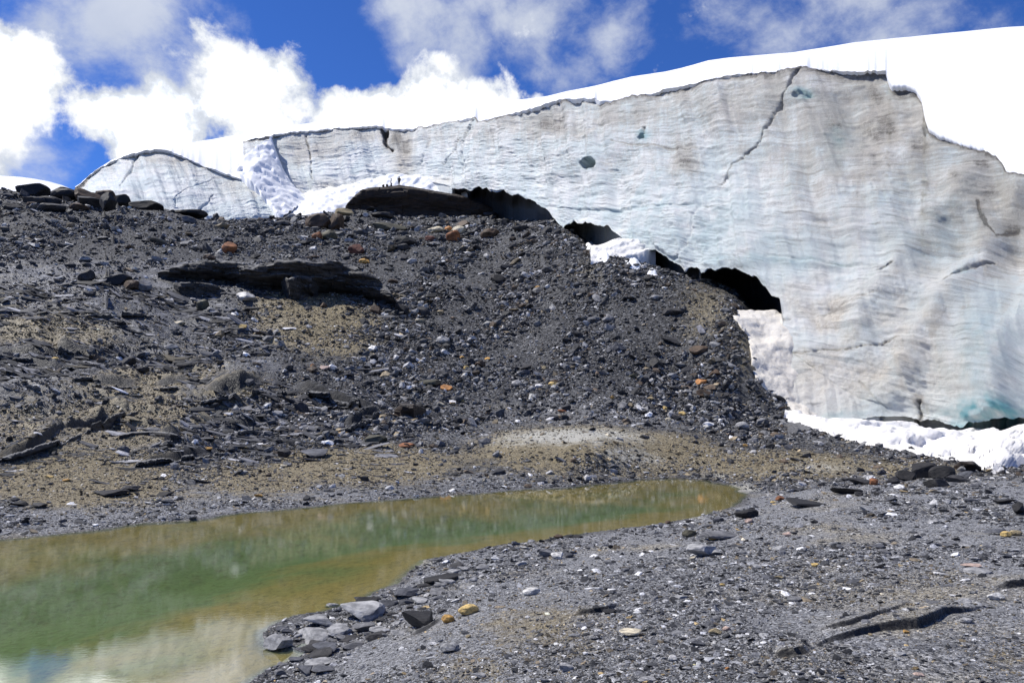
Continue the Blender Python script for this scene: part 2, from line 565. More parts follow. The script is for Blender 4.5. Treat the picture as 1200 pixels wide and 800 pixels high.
def mat_water():
    m, t = new_mat('pond_water')
    pos = t.n('ShaderNodeNewGeometry').outputs['Position']
    mp = t.n('ShaderNodeMapping')
    t.set(mp, 'Vector', pos)
    mp.inputs['Scale'].default_value = (1.0, 2.6, 1.0)
    mp.inputs['Rotation'].default_value = (0, 0, 0.12)
    n = t.noise(mp.outputs[0], 5.0, 6.0, 0.6, 0.2)
    bn = t.n('ShaderNodeBump', ins={'Strength': 0.009, 'Distance': 0.05, 'Height': n})
    g = t.n('ShaderNodeNewGeometry')
    ca = t.math('ABSOLUTE', t.vmath('DOT_PRODUCT', g.outputs['Incoming'], bn.outputs[0]))
    fr = t.math('ADD', 0.11, t.math('MULTIPLY', 0.89, t.math('POWER', t.math('SUBTRACT', 1.0, ca, clamp=True), 5.0)))
    gl = t.n('ShaderNodeBsdfGlossy', ins={'Roughness': 0.015, 'Color': (1, 1, 1)})
    t.set(gl, 'Normal', bn.outputs[0])
    tr = t.n('ShaderNodeBsdfTransparent', ins={'Color': (0.90, 0.94, 0.80)})
    df = t.n('ShaderNodeBsdfDiffuse', ins={'Color': (0.105, 0.135, 0.062)})
    body = t.n('ShaderNodeMixShader', ins={0: 0.20, 1: tr.outputs[0], 2: df.outputs[0]})
    mx = t.n('ShaderNodeMixShader', ins={0: fr, 1: body.outputs[0], 2: gl.outputs[0]})
    o = t.n('ShaderNodeOutputMaterial')
    t.set(o, 'Surface', mx.outputs[0])
    return m


M_ground = mat_ground()
M_stone = mat_stone('stone', False)
M_chip = mat_stone('stone_chip', True)
M_slate = mat_bedrock('slate_bedrock', (0.014, 0.013, 0.013), (0.085, 0.080, 0.075), 0.9)
M_slab = mat_bedrock('slate_slab', (0.012, 0.012, 0.012), (0.10, 0.10, 0.10), 1.0)
M_gap = mat_bedrock('shale_face', (0.008, 0.008, 0.009), (0.05, 0.05, 0.052), 0.15)
M_brown = mat_bedrock('brown_bedrock', (0.012, 0.010, 0.008), (0.062, 0.040, 0.026), 0.25)
M_shale = mat_bedrock('grey_shale', (0.035, 0.036, 0.042), (0.19, 0.19, 0.20), 0.9)
M_ice = mat_ice()
M_snow = mat_snow()
M_dsnow = mat_snow('dirty_snow', 0.62)
M_tongue = mat_snow('dirty_ice', 1.25)
M_water = mat_water()

# ------------------------------------------------------------------ the ground
POND = [(-500, 668), (-200, 648), (0, 632), (60, 626), (120, 620), (170, 613), (220, 610), (280, 601), (340, 596), (400, 590), (460, 585),
        (500, 582), (560, 578), (620, 573), (660, 572), (700, 567), (750, 562), (790, 560), (830, 563), (862, 570), (874, 579), (870, 588),
        (850, 597), (826, 602), (800, 610), (760, 615), (720, 620), (680, 626), (640, 633), (600, 636), (560, 643), (525, 650),
        (498, 656), (478, 672), (464, 684), (440, 692), (425, 702), (405, 707), (380, 716), (345, 722), (318, 737), (306, 752),
        (318, 762), (350, 758), (362, 752), (356, 766), (340, 776), (318, 786), (296, 800), (260, 830), (150, 900), (-400, 1000), (-900, 900)]
POND_W = [P0(a, b)[:2] for a, b in POND]

CTRL = [  # (px, py, Y) points of the land seen in the photograph
    (1000, 800, 5.0), (1200, 800, 5.0), (1350, 800, 5.0), (800, 800, 5.6), (600, 800, 6.5), (480, 800, 7.3), (400, 800, 8.0), (330, 800, 8.8),
    (1200, 700, 8.0), (1400, 700, 8.0), (1000, 700, 9.0), (800, 700, 9.7), (650, 700, 11.0), (560, 700, 12.0), (480, 720, 11.9), (420, 735, 11.3),
    (1200, 600, 17.6), (1400, 600, 17.6), (1100, 600, 18.5), (1000, 600, 19.5), (900, 620, 17.6), (900, 596, 22.5), (760, 640, 17.6), (660, 650, 17.2),
    (1100, 570, 25.0), (1200, 567, 25.0), (1400, 567, 25.0), (1000, 574, 27.0),
    (1150, 557, 37.0), (1250, 560, 36.0), (1450, 560, 36.0), (1000, 555, 38.0), (950, 560, 36.5), (920, 575, 31),
    (1050, 535, 46.0), (1000, 523, 50.0), (950, 505, 54), (925, 495, 57.0), (1100, 520, 54), (1200, 515, 56), (1450, 515, 56),
    (0, 600, 24), (0, 560, 30), (0, 520, 36), (0, 480, 40), (0, 440, 46), (0, 400, 54), (0, 350, 66), (0, 300, 85), (0, 250, 108), (0, 223, 122),
    (-250, 600, 24), (-250, 520, 36), (-250, 440, 46), (-250, 350, 66), (-250, 280, 90), (-250, 240, 122),
    (100, 590, 26), (100, 540, 34), (100, 500, 41), (100, 430, 51), (100, 385, 60), (100, 340, 72), (100, 290, 95), (100, 238, 124),
    (200, 570, 30), (200, 530, 37), (200, 480, 46), (200, 430, 56), (200, 380, 68), (200, 330, 82), (200, 280, 108), (200, 249, 128),
    (300, 560, 33), (300, 500, 45), (300, 440, 56), (300, 400, 66), (300, 350, 80), (300, 300, 104), (300, 259, 142), (350, 254, 147),
    (400, 550, 36), (400, 500, 46), (400, 450, 55), (400, 400, 68), (400, 350, 84), (400, 300, 108), (400, 262, 138), (415, 246, 151),
    (500, 550, 37), (500, 500, 47), (500, 450, 58), (500, 400, 72), (500, 340, 92), (500, 290, 116), (475, 248, 157), (500, 250, 156), (545, 252, 150),
    (600, 545, 38), (600, 510, 46), (600, 480, 55), (600, 430, 66), (600, 380, 80), (600, 330, 95), (600, 290, 110), (590, 266, 128), (625, 268, 117),
    (700, 540, 39), (700, 502, 48), (700, 475, 55), (700, 450, 60), (700, 400, 69), (700, 350, 78), (700, 307, 88), (665, 278, 103), (725, 305, 86),
    (800, 530, 46), (800, 505, 52), (800, 480, 57), (800, 430, 64), (800, 380, 70), (800, 335, 76.5), (770, 315, 82),
    (880, 520, 50), (880, 480, 58), (880, 430, 62), (862, 370, 68.5), (905, 480, 58.5), (850, 350, 73),
    (640, 540, 39.5), (760, 510, 49), (640, 503, 46.5), (560, 520, 44),
]
CTRL_Z = [  # (px, Y, z) points hidden under the ice or behind the crest
    (0, 150, 38), (100, 150, 38), (-250, 150, 34), (200, 160, 38), (0, 220, 30), (200, 220, 34), (-250, 220, 28),
    (300, 175, 42), (400, 175, 45), (475, 172, 49), (545, 170, 46), (600, 150, 38), (700, 105, 22.5), (660, 125, 32), (800, 92, 17), (880, 85, 14),
    (925, 75, 6), (1000, 75, 3), (1200, 75, 2), (1450, 75, 2), (1000, 120, 5), (1300, 120, 4), (800, 130, 20), (600, 220, 42), (400, 240, 42), (1000, 240, 10),
]


def tps_fit(pts, vals, lam=1e-3):
    n = len(pts)
    d = np.linalg.norm(pts[:, None] - pts[None], axis=-1)
    K = np.where(d > 0, d * d * np.log(d + 1e-12), 0) + lam * np.eye(n)
    Q = np.hstack([np.ones((n, 1)), pts])
    A = np.block([[K, Q], [Q.T, np.zeros((3, 3))]])
    return np.linalg.solve(A, np.concatenate([vals, np.zeros(3)]))


def tps_eval(pts, sol, q):
    out = np.empty(len(q))
    for i in range(0, len(q), 20000):
        c = q[i:i + 20000]
        d2 = ((c[:, None] - pts[None]) ** 2).sum(-1)
        K = 0.5 * d2 * np.log(d2 + 1e-20)
        out[i:i + 20000] = K @ sol[:-3] + sol[-3] + c @ sol[-2:]
    return out




def fit_depth(px, py, Y):
    z0 = 3.2 - (py - 488) / 900 * Y
    w = float(smooth(480, 600, py))
    return Y if w == 0 else Y * (1 - w) + w * (CAM_H - z0) * F / (py - HOR)


cw = np.array([P(c[0], c[1], fit_depth(*c)) for c in CTRL])
zs = np.concatenate([cw[:, 2], [c[2] for c in CTRL_Z]])
ys = np.concatenate([cw[:, 1], [c[1] for c in CTRL_Z]])
ss = np.concatenate([cw[:, 0] / cw[:, 1], [(c[0] - 600) / F for c in CTRL_Z]])
shore = np.array([[p[0], p[1]] for p, q in zip(POND_W, POND) if -600 < q[0] and q[1] < 850])
ss = np.concatenate([ss, shore[:, 0] / shore[:, 1]])
ys = np.concatenate([ys, shore[:, 1]])
zs = np.concatenate([zs, np.zeros(len(shore))])
tp = np.stack([ss * 3.0, np.log(ys)], -1)
tsol = tps_fit(tp, zs / ys, 2e-4)

S = np.concatenate([np.linspace(-1.5, -0.78, 40, endpoint=False), np.linspace(-0.78, 0.78, 840, endpoint=False), np.linspace(0.78, 1.5, 40)])
Yr = np.unique(np.round(np.concatenate([2.2 * (250 / 2.2) ** np.linspace(0, 1, 820), np.linspace(6.0, 9.4, 260)]), 5))
NR, NC = len(Yr), len(S)
# the smooth land is evaluated on a coarse grid and interpolated
cs_i = np.arange(0, NC, 6)
cs_i = np.unique(np.append(cs_i, NC - 1))
cr_i = np.unique(np.append(np.arange(0, NR, 6), NR - 1))
gq = np.stack(np.meshgrid(S[cs_i] * 3.0, np.log(Yr[cr_i])), -1).reshape(-1, 2)
zc = tps_eval(tp, tsol, gq).reshape(len(cr_i), len(cs_i))
tmp = np.stack([np.interp(S, S[cs_i], r) for r in zc])
ZB = np.stack([np.interp(np.log(Yr), np.log(Yr[cr_i]), tmp[:, j]) for j in range(NC)], 1)
GY = np.repeat(Yr[:, None], NC, 1)
GX = S[None] * GY
Z = ZB * GY
PXb, PYb = project(np.stack([GX, GY, Z], -1))

# masks on the land (world fixed)
hill = smooth(0.15, 2.0, Z) * smooth(26, 40, GY)
hill = hill * (1 - 0.85 * np.exp(-(((PXb - 325) / 170) ** 4 + ((PYb - 328) / 30) ** 4))) * (1 - 0.75 * np.exp(-(((PXb - 680) / 150) ** 4 + ((PYb - 530) / 36) ** 4)))
slab = smooth(420, 250, PXb) * smooth(560, 520, PYb) * smooth(280, 330, PYb) * smooth(24, 34, GY)


def blobs(lst):
    a = np.zeros_like(Z)
    for (px, py, rx, ry, v) in lst:
        d = ((PXb - px) / rx) ** 2 + ((PYb - py) / ry) ** 2
        a = np.maximum(a, v * np.exp(-d * 1.2))
    return a


TAN = blobs([(375, 376, 80, 40, 1.3), (400, 400, 90, 30, .65), (660, 530, 120, 34, 1.25), (760, 535, 120, 28, 1.1), (900, 545, 160, 22, 1.0), (1060, 550, 90, 14, .9),
             (560, 540, 120, 22, .6), (90, 560, 130, 38, 1.1), (150, 505, 100, 34, 1.0), (60, 395, 80, 26, .95), (180, 455, 110, 26, .6), (270, 480, 60, 40, .5),
             (430, 545, 140, 28, 1.0), (300, 560, 110, 26, .7), (20, 520, 60, 60, .55), (640, 740, 110, 60, .6), (560, 790, 80, 40, .5), (830, 360, 60, 60, .45), (690, 320, 40, 30, .45),
             (880, 640, 70, 40, .25), (1080, 690, 110, 50, .35), (1180, 760, 60, 40, .45), (870, 410, 40, 60, .5), (800, 520, 80, 20, .5), (200, 580, 120, 16, .4)])
TAN = TAN * (1 + 0.35 * smooth(460, 330, PXb)) + 0.35 * blobs([(215, 420, 80, 30, 1), (120, 470, 120, 20, .8), (330, 470, 60, 20, .8), (60, 350, 60, 14, .6), (820, 390, 60, 70, .3)])
NEAR = smooth(34, 22, GY) * smooth(-50, 120, PXb + (PYb - 600) * 2)
NEAR = np.maximum(NEAR, blobs([(60, 605, 200, 18, .95), (300, 585, 160, 12, .6), (560, 565, 140, 9, .8), (740, 492, 180, 14, .75), (30, 345, 80, 20, .6), (90, 470, 110, 40, .45), (960, 500, 90, 14, .5), (650, 480, 220, 16, .5), (520, 510, 80, 16, .5), (720, 555, 80, 7, .6)]))

MOUND = np.exp(-((PXb - 672) / 118) ** 2 - ((PYb - 532) / 24) ** 2)
# ---- relief
lump = fbm(GX / 9.0, GY / 9.0, octaves=3, seed=3)
mid = fbm(GX / 2.4, GY / 2.4, octaves=4, seed=11)
fin = fbm(GX / 0.55, GY / 0.55, octaves=3, seed=23)
Z = Z + hill * (0.35 * lump + 0.16 * mid) + (hill * 0.05 + 0.012) * fin + (1 - hill) * 0.035 * mid
# big stones half buried in the scree
ridg = np.abs(fbm(GX / 1.3, GY / 2.2, octaves=3, seed=31))
Z = Z + hill * 0.18 * np.maximum(0, 0.35 - ridg)
# bedding of the slate: long low ledges across the slope
ti = 0.30
u_, v_ = GX + ti * GY, GY - ti * GX
for lu, lv, am, sd in ((7.0, 2.0, 0.34, 5), (3.5, 1.0, 0.15, 6), (9.0, 3.2, 0.45, 7)):
    nz = fbm(u_ / lu, v_ / lv + 0.4 * fbm(GX / 5, GY / 5, octaves=2, seed=sd + 50), octaves=3, seed=sd)
    led = smooth(-0.3, 0.3, nz) * np.exp(-np.maximum(nz, 0) * 1.1)
    Z = Z + (slab + 0.18 * hill * (1 - slab)) * am * led
Z = Z + 0.75 * MOUND * (1 + 0.1 * mid)
rows_m = np.gradient(GY, axis=0)


STEP_SHADE = np.zeros_like(Z)


def step(pts, h, back, face=0.25, hs=None):
    """raise the land on the uphill side of a line (a ledge with a steep front)"""
    global Z, STEP_SHADE
    w = []
    for (px, py) in pts:
        d2 = (PXb - px) ** 2 + (PYb - py) ** 2
        i = np.unravel_index(np.argmin(d2), d2.shape)
        w.append((GX[i], GY[i]))
    w = np.array(w)
    sw = w[:, 0] / w[:, 1]
    sg = GX / GY
    od = np.argsort(sw)
    yl = np.interp(sg, sw[od], w[od, 1])
    yl = yl + (0.12 * h / 0.3) * np.minimum(1, yl / 20) * (fbm(sg * yl / 1.6, sg * 0 + h * 7, octaves=3, seed=91))
    side = GY - yl
    xm, xM = sw.min(), sw.max()
    face = np.maximum(face, 3.0 * rows_m)
    if hs is not None:
        h = np.interp(sg, sw[od], np.asarray(hs)[od])
    ends = smooth(xm - 0.002, xm + (xM - xm) * 0.25, sg) * smooth(xM + 0.002, xM - (xM - xm) * 0.25, sg)
    Z = Z + ends * h * smooth(0, face, side) * smooth(back, 0, side)
    STEP_SHADE = np.maximum(STEP_SHADE, ends * smooth(-0.4 * face, 0.15 * face, side) * smooth(1.15 * face, 0.8 * face, side))  # mask of the painted shade along the steep front



EDGES = (
        ([(-30, 545, 548), (4, 536, 541), (14, 531, 542), (30, 527, 539), (55, 518, 529), (70, 514, 521), (85, 505, 515), (110, 495, 506), (135, 485, 496), (152, 478, 488), (162, 476, 480)], 'dark slate edge slanting up from the left margin above the brown earth', 20, .2),
        ([(62, 412, 416), (68, 398, 415), (78, 402, 416), (92, 409, 415), (112, 410, 414)], 'black notched rock step on the olive mound at the left', 33, .35),
        ([(-20, 414, 420), (10, 414, 422), (35, 413, 422), (60, 415, 421), (78, 418, 421)], 'dark ledge at the left margin beside the yellow stone', 34, .25),
        ([(15, 428, 431), (35, 425, 434), (60, 427, 436), (85, 430, 434), (92, 432, 434)], 'dark split ledge below the yellow stone at the left', 35, .25),
        ([(80, 366, 370), (100, 362, 372), (125, 360, 373), (150, 365, 373), (188, 370, 373)], 'brown topped ledge on the slate above the olive mound', 36, .25),
        ([(75, 444, 447), (95, 441, 448), (116, 441, 446), (120, 443, 445)], 'short brown ledge in the middle of the left slate', 37, .3),
        ([(108, 449, 452), (125, 449, 454), (145, 450, 455), (165, 452, 456)], 'thin dark ledge below the short brown ledge', 38, .3),
        ([(180, 455, 457), (200, 452, 458), (218, 453, 457), (222, 455, 457)], 'small dark ledge at the right edge of the left slate', 39, .3),
        ([(186, 521, 524), (196, 515, 525), (206, 516, 524), (214, 519, 522)], 'small black overhang on the brown earth', 40, .35),
        ([(235, 470, 474), (258, 462, 475), (280, 458, 472), (300, 455, 466), (312, 458, 462)], 'broken grey slate ledge in the middle left of the slope', 41, .35),
        ([(330, 458, 462), (360, 455, 468), (395, 460, 474), (420, 466, 478), (452, 473, 482)], 'bluish slate ledge slanting down towards the brown ledge', 42, .35),
        ([(398, 504, 508), (412, 498, 508), (428, 490, 501), (440, 482, 492), (448, 480, 484)], 'dark slate ledge rising above the tan flat', 43, .35),
        ([(245, 512, 515), (262, 507, 516), (285, 504, 512), (312, 500, 506), (326, 499, 502)], 'dark ledge near the golden flat stone', 44, .35),
        ([(150, 545, 548), (175, 538, 547), (205, 535, 543), (240, 530, 536), (265, 527, 531)], 'layered slate strip above the far shore', 45, .4),
        ([(1186, 599, 601), (1194, 593, 602), (1206, 592, 602), (1214, 597, 601)], 'black ledge at the right margin behind the yellow stones', 46, .35),
         ([(958, 740, 743), (970, 734, 740), (990, 731, 738), (1010, 726, 733), (1030, 717, 723), (1050, 708, 712), (1075, 693, 695)], 'thin pale shale edge, left one of the two splits in the right foreground', 24, .2),
         ([(925, 767, 770), (950, 757, 762), (968, 747, 753), (1000, 737, 746), (1030, 728, 738), (1055, 723, 736), (1075, 721, 735), (1095, 714, 728), (1110, 710, 720), (1130, 708, 716), (1150, 702, 711), (1175, 699, 704)], 'long dark split in the gravel of the right foreground', 25, .2),
         ([(1157, 685, 688), (1165, 681, 689), (1180, 679, 689), (1200, 677, 687), (1225, 674, 685), (1260, 676, 680)], 'dark shale edge at the right margin above the long split', 26, .2))
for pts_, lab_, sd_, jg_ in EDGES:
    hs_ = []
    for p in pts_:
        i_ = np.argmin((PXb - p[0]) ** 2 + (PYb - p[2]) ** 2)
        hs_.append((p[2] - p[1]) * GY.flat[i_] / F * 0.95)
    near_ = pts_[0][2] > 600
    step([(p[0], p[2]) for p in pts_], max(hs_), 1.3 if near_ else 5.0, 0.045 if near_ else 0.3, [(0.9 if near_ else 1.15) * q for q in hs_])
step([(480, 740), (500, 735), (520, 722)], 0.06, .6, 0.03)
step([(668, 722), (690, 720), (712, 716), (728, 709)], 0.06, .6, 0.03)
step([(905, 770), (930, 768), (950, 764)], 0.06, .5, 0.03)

# ---- pond basin
SD = poly_dist(GX, GY, POND_W, True) + 0.10 * fbm(GX / 0.9, GY / 0.9, octaves=3, seed=51) * smooth(0.0, 15.0, GY) + 0.03 * fbm(GX / .25, GY / .25, octaves=2, seed=52)
kk = smooth(0.0, 2.2, SD)
Zout = np.maximum(0.015 + np.minimum(SD, 2.5) * 0.035, 0) * (1 - kk) + np.maximum(Z, 0.06 + 0.05 * mid * 0.3) * kk
Zout = Zout + (1 - kk) * 0.03 * (np.maximum(fin, 0) + mid * .3) * smooth(0, 0.5, SD)
depth = np.minimum(-SD * 0.10, 0.25) + np.clip((-SD - 2.5) * 0.16, 0, 0.7)
Zin = -depth - 0.015 + 0.012 * mid
Z = np.where(SD > 0, Zout, Zin)
BED = smooth(-0.02, -0.25, SD)
DEEP = np.clip(-Z / 0.8, 0, 1) * (SD < 0)
PALE = blobs([(490, 658, 24, 7, 1.0), (520, 650, 22, 5, .6), (460, 682, 16, 4, .7), (870, 572, 30, 10, .8), (840, 558, 40, 5, .6), (815, 606, 18, 4, .7), (690, 564, 20, 3, .8), (745, 560, 14, 3, .5),
              (880, 555, 60, 8, .45), (905, 545, 60, 10, .3), (1140, 558, 50, 5, .5), (670, 522, 130, 24, .86), (740, 545, 80, 14, .62), (960, 548, 90, 12, .55), (1080, 552, 60, 8, .6), (30, 600, 60, 10, .3)]) * (SD > -0.3)
GV = np.stack([GX, GY, Z], -1)
GPX, GPY = project(GV)
gm = mesh_np('ground', GV, grid_faces(NR, NC), M_ground)
for nm, a in (('tan', TAN), ('near', NEAR), ('bed', BED), ('deep', DEEP), ('pale', PALE), ('slab', slab), ('face', np.clip(STEP_SHADE, 0, 1)), ('wet', np.where(SD > 0, smooth(0.30, 0.04, SD + 0.08 * mid), 0))):
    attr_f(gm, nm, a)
ground = structure(link(bpy.data.objects.new('ground', gm)))
gN = normals_grid(GV)
gN = np.where(gN[..., 2:3] < 0, -gN, gN)

# far lowland sheet below everything, out to the horizon
bm = bmesh.new()
vs = [bm.verts.new(p) for p in ((-3000, -3000, -3.0), (3000, -3000, -3.0), (3000, 4000, -3.0), (-3000, 4000, -3.0))]
bm.faces.new(vs)
fm = bpy.data.meshes.new('terrain')
bm.to_mesh(fm)
bm.free()
fm.materials.append(M_shale)
structure(link(bpy.data.objects.new('terrain', fm)))

# water sheet, subdivided a little, clipped to the pond's surroundings
wx0, wx1 = -45.0, 14.0
wv = np.array([[-45, 2.3, 0], [2.0, 2.3, 0], [14, 30, 0], [14, 43, 0], [-45, 43, 0]], float)
wm = mesh_np('pond_water', wv, np.array([[0, 1, 2], [0, 2, 3], [0, 3, 4]]), M_water, False)
structure(link(bpy.data.objects.new('pond_water', wm)))


_flat = np.stack([GPX.ravel(), GPY.ravel()], -1)
_order = None


def ground_idx(px, py):
    """grid index of the land seen at a pixel"""
    for r in (2.0, 4.0, 8.0, 20.0):
        m = (np.abs(GPX - px) < r) & (np.abs(GPY - py) < r)
        if m.any():
            rows, cols = np.nonzero(m)
            d = (GPX[rows, cols] - px) ** 2 + (GPY[rows, cols] - py) ** 2
            ok = GY[rows, cols] < GY[rows, cols].min() + 3.0
            k = np.argmin(np.where(ok, d, 1e9))
            return rows[k], cols[k]
    raise ValueError((px, py))


def ground_at(px, py):
    return GV[ground_idx(px, py)]


def land_z(x, y):
    """height of the land under a world point"""
    r = np.interp(y, Yr, np.arange(NR))
    c = np.interp(x / y, S, np.arange(NC))
    r0, c0 = int(min(r, NR - 2)), int(min(c, NC - 2))
    fr_, fc = r - r0, c - c0
    return ((Z[r0, c0] * (1 - fc) + Z[r0, c0 + 1] * fc) * (1 - fr_) + (Z[r0 + 1, c0] * (1 - fc) + Z[r0 + 1, c0 + 1] * fc) * fr_)


# ------------------------------------------------------------------ glacier
# main ice wall: (px, py of lower edge, distance)
BOT = [(285, 248, 172), (330, 240, 172), (360, 228, 172), (400, 222, 171), (440, 212, 170), (470, 209, 169), (500, 212, 164), (520, 216, 158), (538, 223, 150), (550, 222, 144), (575, 220, 137), (600, 227, 129), (615, 231, 124), (630, 238, 119), (642, 247, 115), (652, 258, 112), (660, 268, 109), (664, 264, 108), (672, 257, 106.5), (690, 261, 102), (712, 265, 98), (724, 271, 96), (731, 279, 94.5), (736, 290, 93), (742, 297, 91.5), (755, 294, 89), (770, 292, 87), (780, 299, 85), (790, 306, 83.5), (801, 312, 81.5), (804, 318, 81), (808, 314, 80.5), (818, 311, 79.5), (822, 319, 79), (830, 317, 78), (845, 314, 76.5), (855, 313, 74.14), (870, 317, 72.11), (885, 324, 70.07), (896, 334, 68.58), (903, 343, 67.63), (910, 347, 66.68), (914, 351, 66.14), (917, 366, 65.85), (919, 420, 65.69), (921, 478, 65.54), (926, 491, 65.16), (945, 488, 63.71), (980, 491, 61.03), (1000, 493, 59.5), (1030, 489, 57.85), (1060, 486, 56.2), (1080, 489, 55.1), (1105, 493, 53.77), (1125, 498, 52.88), (1150, 498, 51.75), (1200, 490, 49.5), (1300, 490, 46.0), (1500, 500, 43.0), (1800, 520, 41.0)]
UND = [(285, 0), (530, 0), (545, 9), (600, 14), (652, 8), (660, .5), (664, 6), (690, 8), (724, 5), (732, .4), (740, .4), (745, 6), (790, 6), (803, 3), (806, 1.5), (818, 3), (821, .5), (826, 6), (850, 12), (905, 9), (914, 4),
       (917, 0), (1010, 0), (1060, .6), (1080, 1.6), (1125, 2.6), (1200, 3), (1300, 2), (1800, 2)]
RIM = [(285, 166, 190), (300, 162, 190), (320, 158, 189), (350, 155, 188), (400, 150, 186), (448, 148, 184), (452, 151, 184), (462, 153, 183), (480, 152, 182), (500, 149, 178), (520, 146, 172), (545, 140, 163), (557, 137, 157), (561, 143, 154), (580, 139, 147), (600, 134, 140), (620, 128, 134), (640, 122, 129), (655, 117, 126), (680, 115.5, 120), (697, 116, 116), (703, 120, 115), (715, 120, 113), (740, 114, 109), (757, 110, 106), (762, 112, 105), (780, 104, 102), (800, 102, 99), (830, 94, 95), (860, 88, 92), (900, 85, 87), (930, 82, 83), (945, 78, 81), (950, 81, 81), (990, 84, 78), (1038, 82, 74.2), (1042, 95, 73.8), (1046, 101, 73.4), (1062, 100, 71.92), (1074, 105, 70.84), (1080, 114, 70.3), (1084, 135, 69.94), (1088, 150, 69.58), (1100, 158, 68.5), (1125, 168, 66.5), (1155, 177, 64.2), (1168, 184, 63.42), (1175, 192, 63.0), (1180, 202, 62.7), (1200, 206, 61.5), (1260, 222, 59.1), (1400, 250, 55.75), (1800, 330, 52.0)]
SKY = [(88, 222, 170), (97, 212, 170), (110, 201, 170), (130, 188, 172), (150, 180, 174), (170, 175.5, 176), (185, 173.5, 180), (210, 169.5, 200), (250, 163, 215), (290, 156, 225), (310, 152, 230), (350, 146, 232), (400, 140, 232), (450, 133, 230), (500, 127, 226), (540, 122, 220),
       (600, 118, 205), (640, 113, 196), (660, 108, 190), (700, 100, 180), (740, 90, 170), (780, 84, 160), (800, 79.5, 155), (830, 71, 148), (855, 67.5, 144), (930, 61.5, 132), (1000, 50, 124), (1100, 40, 116), (1180, 32, 112), (1200, 31, 110), (1400, 24, 106), (1800, 40, 104)]

CRACKS = [  # polylines on the wall in photo pixels: points, half width px, depth m, dirt
    ([(944, 80), (930, 98), (917, 115), (905, 135), (893, 155), (884, 170), (876, 177)], 2.4, .75, .2),
    ([(876, 177), (868, 186), (855, 192), (845, 205), (838, 212)], 3.0, .5, .25),
    ([(448, 149), (450, 160), (454, 172), (461, 178)], 3.2, 1.8, .9),
    ([(555, 142), (548, 158), (543, 175), (540, 200)], 2.5, 1.2, .0),
    ([(505, 165), (500, 180), (492, 192)], 2.0, .3, .1), ([(538, 165), (530, 180), (518, 192)], 2.0, .7, .1),
    ([(1147, 240), (1150, 253), (1158, 265), (1168, 276), (1178, 272), (1190, 268)], 3.2, .10, .8),
    ([(1163, 308), (1145, 318), (1130, 326), (1112, 335)], 6.0, .45, .45),
    ([(913, 414), (945, 416), (970, 413), (1000, 413), (1030, 408), (1060, 402)], 1.5, .3, .55),
    ([(915, 376), (960, 370), (1000, 360), (1030, 352)], 1.5, .2, .3),
    ([(900, 300), (950, 303), (1000, 310), (1030, 314)], 4.0, .3, .05),
    ([(1032, 322), (1045, 317), (1052, 316)], 2.5, .7, .5),
    ([(720, 168), (770, 172), (810, 174)], 1.6, .15, .35),
    ([(640, 242), (700, 245), (760, 243), (825, 240)], 4.0, .3, -.1),
    ([(756, 150), (757, 158), (752, 163)], 3.0, 1.0, .1),
    ([(358, 158), (362, 185), (366, 210)], 1.6, .7, .4),
    ([(1078, 490), (1075, 478), (1077, 470)], 2.5, .5, .7),
    ([(820, 240), (800, 300), (790, 306)], 3.0, .3, -.1), ([(1040, 480), (1010, 450)], 3.0, .2, .1),
]
STAINS = [  # px, py, rx, ry, value: dirt caught on the wall
    (475, 185, 10, 30, .75), (465, 165, 14, 16, .6), (380, 170, 22, 22, .45), (345, 175, 18, 20, .4), (420, 160, 40, 10, .4), (640, 145, 60, 18, .5), (560, 160, 50, 12, .25),
    (720, 135, 60, 16, .42), (800, 185, 20, 28, .55), (815, 120, 50, 22, .42), (900, 110, 50, 22, .42), (870, 175, 20, 12, .3), (985, 140, 60, 36, .5), (1040, 150, 50, 40, .55), (1020, 110, 50, 18, .5),
    (1075, 160, 26, 26, .6), (1150, 195, 40, 14, .5), (1165, 235, 45, 34, .6), (1120, 210, 40, 14, .4), (1180, 260, 24, 14, .7), (1100, 400, 26, 10, .62), (1080, 408, 28, 8, .55), (1110, 385, 20, 18, .4),
    (1040, 390, 12, 24, .32), (1078, 473, 9, 14, .75), (1140, 375, 10, 16, .4), (960, 215, 40, 12, .25), (1040, 200, 60, 20, .35), (1060, 330, 30, 8, .35), (680, 155, 40, 10, .35), (950, 180, 30, 30, .2), (1195, 380, 14, 30, .3), (1140, 345, 16, 8, .45), (1000, 440, 60, 40, .2), (1000, 180, 90, 60, .42), (1130, 250, 70, 50, .35), (960, 250, 60, 40, .2), (1090, 440, 70, 40, .22), (720, 200, 60, 30, .15), (880, 130, 110, 30, .3), (1100, 290, 50, 30, .3), (1060, 360, 70, 14, .3), (620, 190, 80, 20, .15), (1185, 300, 30, 40, .3)]
CREAMS = [(1080, 320, 190, 150, .42), (1040, 430, 160, 70, .75), (970, 365, 80, 50, .85), (960, 440, 60, 60, .8), (1060, 400, 90, 80, .6), (1040, 130, 90, 60, .45), (1160, 250, 60, 50, .6), (1140, 340, 40, 60, .4), (730, 300, 30, 14, .6), (405, 216, 60, 10, .7), (520, 212, 20, 8, .6), (1080, 250, 120, 60, .3), (470, 195, 20, 24, .6), (980, 90, 120, 20, .3)]
BLUES = [(1165, 487, 70, 14, .95), (1100, 500, 60, 8, .8), (940, 112, 14, 6, .75), (755, 160, 9, 7, .8), (690, 191, 9, 6, 1.0), (1130, 327, 14, 6, .5), (910, 306, 100, 7, .35), (760, 244, 120, 6, .3), (980, 160, 18, 30, .25), (1090, 260, 60, 50, .15), (800, 270, 140, 40, .18), (1170, 430, 40, 60, .25), (965, 487, 60, 4, .35)]


